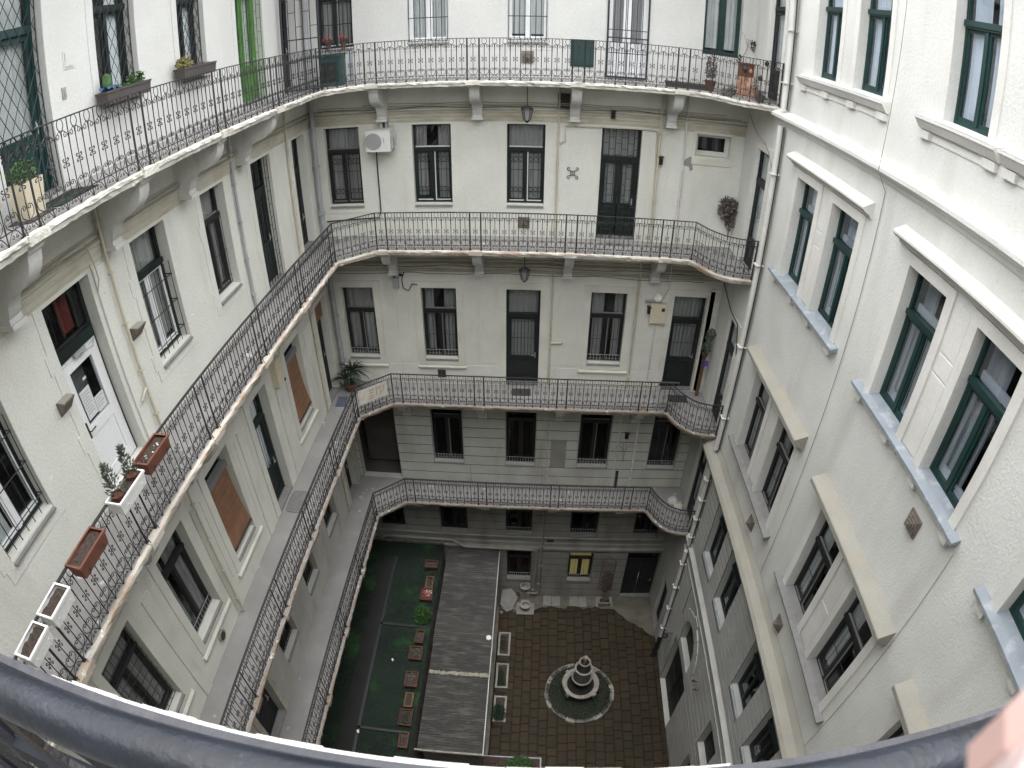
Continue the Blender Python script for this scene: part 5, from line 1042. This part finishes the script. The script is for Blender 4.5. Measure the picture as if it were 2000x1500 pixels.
for i in range(5200):
    a = rr.uniform(0, 2*pi); rad = math.sqrt(rr.uniform(.12, 1.0))*1.20; p = Vector((rad*math.cos(a), rad*math.sin(a), .12+rr.uniform(0, .10))); d = Vector((rr.gauss(0, 1), rr.gauss(0, 1), rr.uniform(.2, 1))).normalized(); e = d.orthogonal().normalized(); s = rr.uniform(.02, .045); q.add([p-e*s*.5, p+d*s, p+e*s*.5, p-d*s*.6], [(0, 1, 2, 3)])
o = q.build('ground_cover', 'leaf_dark', bed); o['kind'] = 'stuff'
f = thing('fountain', 'tiered pale stone fountain with three stacked bowls in the round bed', 'fountain', (fx, fy+.1, .10))
MB().lathe([(.34, 0), (.34, .08), (.24, .12), (.20, .30), (.26, .42)], 24).build('foot', 'stone_dark', f, smooth=True)
MB().lathe([(.26, .40), (.50, .44), (.62, .52), (.66, .60), (.64, .63), (.56, .63), (.50, .56), (.30, .52), (.0, .51)], 36).build('basin', 'stone_pale', f, smooth=True)
for i in range(24):
    a = 2*pi*i/24; 
    MB().prism([(.54, -.07), (.665, -.08), (.665, .08), (.54, .07)], .60, .655, lambda p, q, t: (p, q, t)).build('rim_stone', 'stone_pale', f, (0, 0, 0), a)
for i in range(4): MB().box(-.06, .06, .60, .72, .50, .66).build('rim_boss', 'stone_pale', f, (0, 0, 0), pi/4+i*pi/2)
MB().lathe([(.14, .5), (.12, .70), (.16, .86)], 20).build('stem', 'stone_dark', f, smooth=True)
MB().lathe([(.15, .86), (.28, .93), (.35, 1.04), (.375, 1.11), (.365, 1.14), (.315, 1.14), (.29, 1.05), (.14, .98), (.0, .98)], 32).build('bowl', 'stone_pale', f, smooth=True)
MB().lathe([(.27, 1.02), (.29, 1.08), (.285, 1.35), (.25, 1.60)], 28).build('drum', 'stone_dark', f, smooth=True)
MB().lathe([(.22, 1.56), (.29, 1.65), (.318, 1.75), (.312, 1.79), (.262, 1.79), (.24, 1.68), (.10, 1.62), (.0, 1.62)], 30).build('bowl', 'stone_pale', f, smooth=True)
MB().lathe([(.12, 1.60), (.10, 1.85), (.14, 2.02)], 18).build('stem', 'stone_dark', f, smooth=True)
MB().lathe([(.12, 2.0), (.185, 2.10), (.21, 2.19), (.205, 2.23), (.165, 2.23), (.145, 2.13), (.0, 2.10)], 24).build('bowl', 'stone_pale', f, smooth=True)
MB().lathe([(.05, 2.1), (.045, 2.32), (.075, 2.40), (.088, 2.47), (.06, 2.54), (.03, 2.54), (.0, 2.51)], 16).build('finial', 'stone_pale', f, smooth=True)
for rr_, zz in ((.49, .57), (.29, 1.07), (.24, 1.71), (.145, 2.16)): MB().lathe([(rr_, zz), (.0, zz+.001)], 24).build('water', 'water_dark', f)
# stone troughs beside the shed
for i, (y, lab, lf) in enumerate(((12.43, 'mossy stone trough by the shed, farthest from the viewer', 0), (11.02, 'stone trough by the shed with green moss, middle one', 1), (9.62, 'stone trough by the shed hidden under dark leaves', 2))):
    o = trough('stone_trough', 'stone_pale', 'soil', 1.05, .44, .46, lab, 'stone trough', (-.64, y, .0), pi/2, 'stone troughs in a row beside the shed', .06, .12, .03)
    if lf == 0: MB().leaves((.1, .05, .38), (.35, .12, .06), 160, .05).build('foliage', 'leaf_dark', o)
    if lf == 1: MB().leaves((-.3, .0, .40), (.18, .14, .06), 200, .04).leaves((.0, .04, .4), (.34, .12, .06), 260, .06).build('foliage', 'leaf_dark', o)
    if lf == 2: MB().leaves((-.2, .02, .5), (.36, .26, .2), 700, .07).build('leaves', 'leaf_dark', o)
# urns on the slab by the far wall
for x, y, z, lab, hh in ((.10, 14.42, .0, 'squat pale stone urn on a square slab', .30), (.06, 14.98, .0, 'pale stone urn on a tall plinth by the far wall', .32)):
    t = thing('stone_urn', lab, 'urn', (x, y, z), 0, 'pale stone urns'); pz = .04
    if y > 14.9: MB().box(-.19, .19, -.12, .12, 0, .55).build('plinth', 'stone_pale', t); pz = .55
    else: MB().box(-.35, .35, -.28, .30, 0, .05).build('slab', 'slate', t); pz = .05
    MB().lathe([(.10, pz), (.11, pz+.04), (.17, pz+.14), (.21, pz+hh-.06), (.215, pz+hh), (.15, pz+hh), (.13, pz+hh-.12), (.0, pz+hh-.14)], 20).build('bowl', 'stone_pale', t, smooth=True)
t = thing('urn_stem', 'short stone column lying between the two urns', 'column', (.08, 14.70, 0)); MB().box(-.16, .16, -.1, .14, 0, .12).build('shaft', 'slate', t)
for i in range(2):
    t = tag(MB().prism([(-.32, -.30), (-.1, -.46), (.12, -.36), (.34, .16), (.12, .40), (-.24, .34)], 0, .07, lambda p, q, s: (p, q, s)).build('stone_slab', 'slate', None, (-.62+.05*i, 14.72-.06*i, .34-.12*i)), ['upper leaning grey slab against the shed corner', 'lower leaning grey slab against the shed corner'][i], 'stone slab', 'grey slabs stacked by the shed'); t.rotation_euler = (.5, .12, .1)
MBs = tag(MB().box(-.3, .3, -.2, .2, 0, .16).build('stone_block', 'stone_dark', None, (-.66, 14.75, 0)), 'dark block under the leaning slabs', 'stone block')
t = tag(MB().lathe([(.07, 0), (.09, .05), (.06, .1), (.0, .1)], 8).build('stone_block', 'stone_pale', None, (-.86, 14.2, 0)), 'small pale stone lump at the shed corner', 'stone')
t = on_wall('back', 'trellis', 'brown wooden trellis with a pointed top on the ground storey wall', 'trellis', 3.30, .5, -.02); q = MB(); a = .27
q.tube([(-a, 0, 0), (-a, 0, 1.85), (0, 0, 2.15), (a, 0, 1.85), (a, 0, 0)], .022, 4); 
for i in range(-3, 12):
    for s in (1, -1):
        z0, z1 = i*.2, i*.2+.54*1.2; p0, p1 = (-a*s, z0), (a*s, z1)
        lo = max(0, -z0/(z1-z0) if z0 < 0 else 0); hi = min(1, (1.85-z0)/(z1-z0)) if z1 > 1.85 else 1
        if hi > lo: q.tube([(p0[0]+(p1[0]-p0[0])*f_, -.01, z0+(z1-z0)*f_) for f_ in (lo, hi)], .012, 4)
q.build('lattice', 'wood_brown', t); MB().leaves((.02, -.08, .7), (.24, .09, .75), 360, .07).build('foliage', 'leaf_dry', t)
t = trough('wall_trough', 'stone_pale', 'soil', .5, .3, .3, 'white chipped trough with dry climber at the foot of the trellis', 'stone trough', (3.32, 14.75, 0), 0, None, .05, .1); MB().leaves((0, .0, .45), (.16, .1, .3), 160, .06).build('foliage', 'leaf_dry', t)
# shed with corrugated sheets
sh = thing('garden_shed', 'long shed with a grey corrugated sheet roof down the middle of the courtyard', 'shed', (0, 0, 0))
MB().box(-2.82, -1.08, 6.95, 15.0, 0, 2.80).build('shed_body', 'shed_wall', sh)
ye = [6.85, 9.62, 10.84, 12.12, 13.55, 14.36, 15.12]
for i in range(6):
    ya, yb = ye[i]-.04, ye[i+1]+.06; n = int((yb-ya)/.015); zz = 2.93+.012*(i % 2); m = MB(); vs_ = []
    for j in range(n+1):
        y = ya+(yb-ya)*j/n; c_ = .024*math.sin(2*pi*y/.09); x0 = -2.93+.012*math.sin(i*2.3); x1 = -.985+.014*math.sin(i*1.7); vs_ += [(x0, y, zz+c_), (-1.95, y, zz+.01+c_), (x1, y, zz-.04+c_)]
    m.add(vs_, [(j*3+k, j*3+k+1, j*3+3+k+1, j*3+3+k) for j in range(n) for k in range(2)]); m.build('roof_sheet', 'roof_sheet', sh, smooth=True)
q = MB(); rr = random.Random(2)
for i in range(34):
    x = -2.9+1.92*i/34; q.box(x, x+.062, 9.56+rr.uniform(-.03, .01), 9.66+rr.uniform(-.01, .03), 2.94, 2.985+rr.uniform(0, .015))
q.build('mortar_ridge', 'ridge_mortar', sh)
MB().box(-3.0, -.97, 6.78, 6.84, 2.86, 2.95).build('eaves_board', 'stone_pale', sh); MB().box(-.975, -.94, 6.8, 15.1, 2.80, 2.88).build('gutter', 'grey_metal', sh)
tag(MB().lathe([(.05, 0), (.1, .02), (.09, .07), (.0, .09)], 9).build('white_plastic_bag', 'paper', None, (-1.08, 11.12, 2.9)), 'small white scrap lying on the corrugated roof', 'litter')
# green covered flat roof left of the shed
gr = thing('flat_roof', 'low flat roof covered with dark green turf between left wing and shed', 'roof', (0, 0, 0))
MB().box(LX+.01, -3.08, .2, 15.0, 0, 3.16).build('flat_roof_body', 'shed_wall', gr)
q = MB(); nx, ny = 30, 150; rr = random.Random(4)
vs_ = [(LX+.01+(-3.06-LX)*i/nx, .2+14.85*j/ny, 3.19+rr.uniform(-.012, .012)+.015*math.sin(j*.35)+(.03 if (j % 40) in (1, 2) else 0)) for j in range(ny+1) for i in range(nx+1)]
q.add(vs_, [(j*(nx+1)+i, j*(nx+1)+i+1, (j+1)*(nx+1)+i+1, (j+1)*(nx+1)+i) for j in range(ny) for i in range(nx)]); o = q.build('turf', 'turf', gr); o['kind'] = 'stuff'
q = MB()
for i in range(9000):
    x = rr.uniform(LX+.05, -3.1); y = rr.uniform(5, 14.95)
    if -5.3 < x < -4.76 or (math.sin(x*3.1+y*1.3)+math.sin(x*1.7-y*2.3)) < rr.uniform(-1.6, .8): continue
    a_ = rr.uniform(0, 6.28); s_ = rr.uniform(.02, .05); q.add([(x-s_*.4*math.sin(a_), y+s_*.4*math.cos(a_), 3.19), (x+s_*.4*math.sin(a_), y-s_*.4*math.cos(a_), 3.19), (x+s_*math.cos(a_), y+s_*math.sin(a_), 3.19+s_*1.3)], [(0, 1, 2)])
o = q.build('grass', 'leaf_turf', gr); o['kind'] = 'stuff'
MB().box(-5.28, -4.78, .2, 14.2, 3.20, 3.235).build('roof_path', 'turf_path', gr)
MB().box(-4.78, -4.68, .2, 14.2, 3.18, 3.25).box(-4.78, -3.2, 11.15, 11.24, 3.18, 3.25).box(-4.78, -3.2, 7.18, 7.26, 3.18, 3.25).build('roof_seam', 'dark_door', gr)
MB().box(LX+.02, -3.06, 14.98, 15.1, 3.1, 3.30).build('roof_upstand', 'stone_dark', gr)
GP = 'reddish planters along the green roof'
for i, (x, y, L_, w, lf, lab) in enumerate(((-3.36, 13.86, .34, .46, None, 'shallow red planter farthest along the green roof'), (-3.31, 13.02, .5, .26, None, 'narrow olive planter second from the far end'), (-3.34, 12.48, .52, .42, 'flower_red', 'reddish planter full of pink and white flowers'), (-3.32, 10.7, .5, .28, None, 'narrow brown planter just before the bright bush'), (-3.36, 10.05, .5, .42, 'leaf_grey', 'reddish planter with tangled grey stems'), (-3.35, 9.06, .55, .40, 'leaf_dry', 'reddish planter with rusty litter, middle of the row'), (-3.32, 8.3, .5, .26, None, 'narrow dark planter with bare soil'), (-3.33, 7.68, .56, .40, 'leaf_dark', 'brown planter with low moss'), (-3.28, 6.9, .52, .28, None, 'narrow planter nearest the viewer on the green roof'))):
    o = trough('roof_planter', 'terracotta_old' if i not in (1, 6) else 'wood_brown', 'soil', L_, w, .2, lab, 'planter', (x, y, 3.2), pi/2, GP, .035, .06)
    if lf: MB().leaves((0, 0, .2), (L_*.42, w*.4, .07), 110, .05).build('foliage', lf, o)
    if lf == 'flower_red': MB().leaves((.05, -.05, .24), (L_*.35, w*.35, .05), 40, .04).build('foliage', 'paper', o)
t = thing('bright_bush', 'rounded bright green bush on the green roof beside the shed', 'bush', (-3.34, 11.55, 3.2)); MB().leaves((0, 0, .22), (.33, .36, .24), 1100, .055).build('foliage', 'leaf_bright', t); MB().tube([(0, 0, 0), (0, 0, .2)], .02, 5).build('trunk', 'twig', t)
for x, y, z, lab in ((-4.1, 9.8, 3.2, 'tiny white scrap on the green roof, farther one'), (-4.72, 7.05, 3.24, 'tiny white scrap on the green roof path')): tag(MB().box(-.03, .03, -.05, .05, 0, .02).build('paper_scrap', 'paper', None, (x, y, z), .5), lab, 'litter', 'white scraps on the green roof')
# raised bed in front of the shed
rb = thing('raised_bed', 'low metal edged bed with shrubs in front of the shed', 'raised bed', (0, 0, 0)); MB().box(-3.0, .86, 7.70, 7.74, 0, .5).box(.82, .86, 5.6, 7.70, 0, .5).build('edging', 'grey_metal', rb); MB().box(-3.0, .82, 5.6, 7.70, 0, .40).build('soil', 'soil', rb)
for i, (x, y, lab) in enumerate(((-1.75, 7.25, 'bushy green shrub in the raised bed below the shed, left'), (.15, 7.35, 'bushy brighter green shrub in the raised bed, right'))):
    t = thing('shrub', lab, 'shrub', (x, y, .4), 0, 'shrubs in the raised bed'); MB().leaves((0, 0, .35), (.46, .34, .30), 900, .075).build('foliage', 'leaf_dark' if i == 0 else 'leaf_green', t); MB().tube([(0, 0, 0), (0, 0, .3)], .02, 5).build('trunk', 'twig', t)
for x, lab in ((-2.6, 'brown planter box at the left end of the raised bed'), (-.78, 'brown planter box between the two shrubs')): trough('bed_planter', 'terracotta_old', 'soil', .62, .36, .25, lab, 'planter', (x, 7.25, .4), 0, 'planters in the raised bed', .03, .06)
# gateway lamp and wall brackets, right wall
t = on_wall('right', 'wall_lamp', 'black lamp with a round shade beside the gateway', 'lamp', -11.55, 2.55, -.1); MB().tube([(0, .1, .15), (0, -.12, .2), (0, -.18, .1)], .014, 5).build('arm', 'iron', t); MB().lathe([(.12, 0), (.1, .06), (.03, .12), (.0, .12)], 12, (0, -.18, 0)).build('shade', 'iron', t)
t = on_wall('right', 'wall_bracket', 'black twin scroll bracket on the grooved right wall', 'bracket', -8.55, 4.6, -.02)
for s in (0, .3): MB().tube([(s, 0, .0), (s, -.12, .0), (s, -.2, .06), (s, -.14, .12), (s, -.1, .06)], .014, 5).build('scroll', 'iron', t)
# the viewer's hand at the edge of the frame
def hand():
    F = lambda px, py: None
    k = [.8426, -.0063, .0099]
    def ray(px, py):
        uu, vv = px/1000-1, .75-py/1000; rr_ = math.hypot(uu, vv); th = k[0]*rr_+k[1]*rr_**3+k[2]*rr_**5
        return r2*(uu/rr_*math.sin(th))+u2*(vv/rr_*math.sin(th))+fwd*math.cos(th)
    A = CAM+ray(1992, 1432)*.052          # fingertip
    dn = ray(2140, 1750); B = CAM+dn*.062
    ax = (B-A).normalized(); side = ax.cross(fwd).normalized(); back = side.cross(ax).normalized()
    p = thing('person', 'pinkish fingertip of the viewer at the lower right edge', 'person', A)
    vs_ = []; es = []; rad = []
    def v(q, r_, par):
        vs_.append(tuple(q-A)); rad.append(r_)
        if par is not None: es.append((par, len(vs_)-1))
        return len(vs_)-1
    palm = A+ax*.098+back*-.012
    root = v(palm, .021, None); heel = v(palm+ax*.04, .022, root); wr = v(palm+ax*.075, .021, heel); v(palm+ax*.16, .026, wr)
    kn = []
    for i, (o, l1, l2, l3, curl) in enumerate(((-.012, .040, .026, .022, 0), (.010, .042, .028, .022, 1), (.031, .038, .026, .020, 1), (.050, .030, .020, .018, 1))):
        kb = v(palm-ax*.022+side*(o*.9), .0105 if i else .0112, root)
        if curl:
            q0 = palm-ax*.022+side*(o*.95); q1 = q0-ax*l1*.45-back*l1*.75; q2 = q1+ax*l2*.55-back*l2*.6; q3 = q2+ax*l3
            c = v(q1, .0095, kb); c = v(q2, .0088, c); v(q3, .0072, c)
        else:
            q0 = palm-ax*.022+side*(o*.9); c = v(q0.lerp(A, .36), .0100, kb); c = v(q0.lerp(A, .66), .0094, c); c = v(q0.lerp(A, .9), .0086, c); v(A+ax*.0, .0066, c)
    t1 = v(palm+ax*.018-side*.026, .0125, root); t2 = v(palm-ax*.012-side*.046-back*.01, .0108, t1); v(palm-ax*.036-side*.052-back*.018, .0086, t2)
    me = bpy.data.meshes.new('hand'); me.from_pydata(vs_, es, []); me.materials.append(MATS['skin'])
    o = put('hand', me, p); sm = o.modifiers.new('skin', 'SKIN'); 
    for i, r_ in enumerate(rad): me.skin_vertices[0].data[i].radius = (r_, r_)
    me.skin_vertices[0].data[0].use_root = True
    ss = o.modifiers.new('sub', 'SUBSURF'); ss.levels = 2; ss.render_levels = 2
    for f_ in range(1): MB().lathe([(.0045, 0), (.0048, .006), (.0035, .011), (.0005, .012)], 8).build('fingernail', 'nail', p, tuple(ax*.004+back*.0072))
    MB().tube([palm+ax*.085-A, palm+ax*.22-A], [.030, .040], 14).build('cuff', 'cuff', p)
hand()
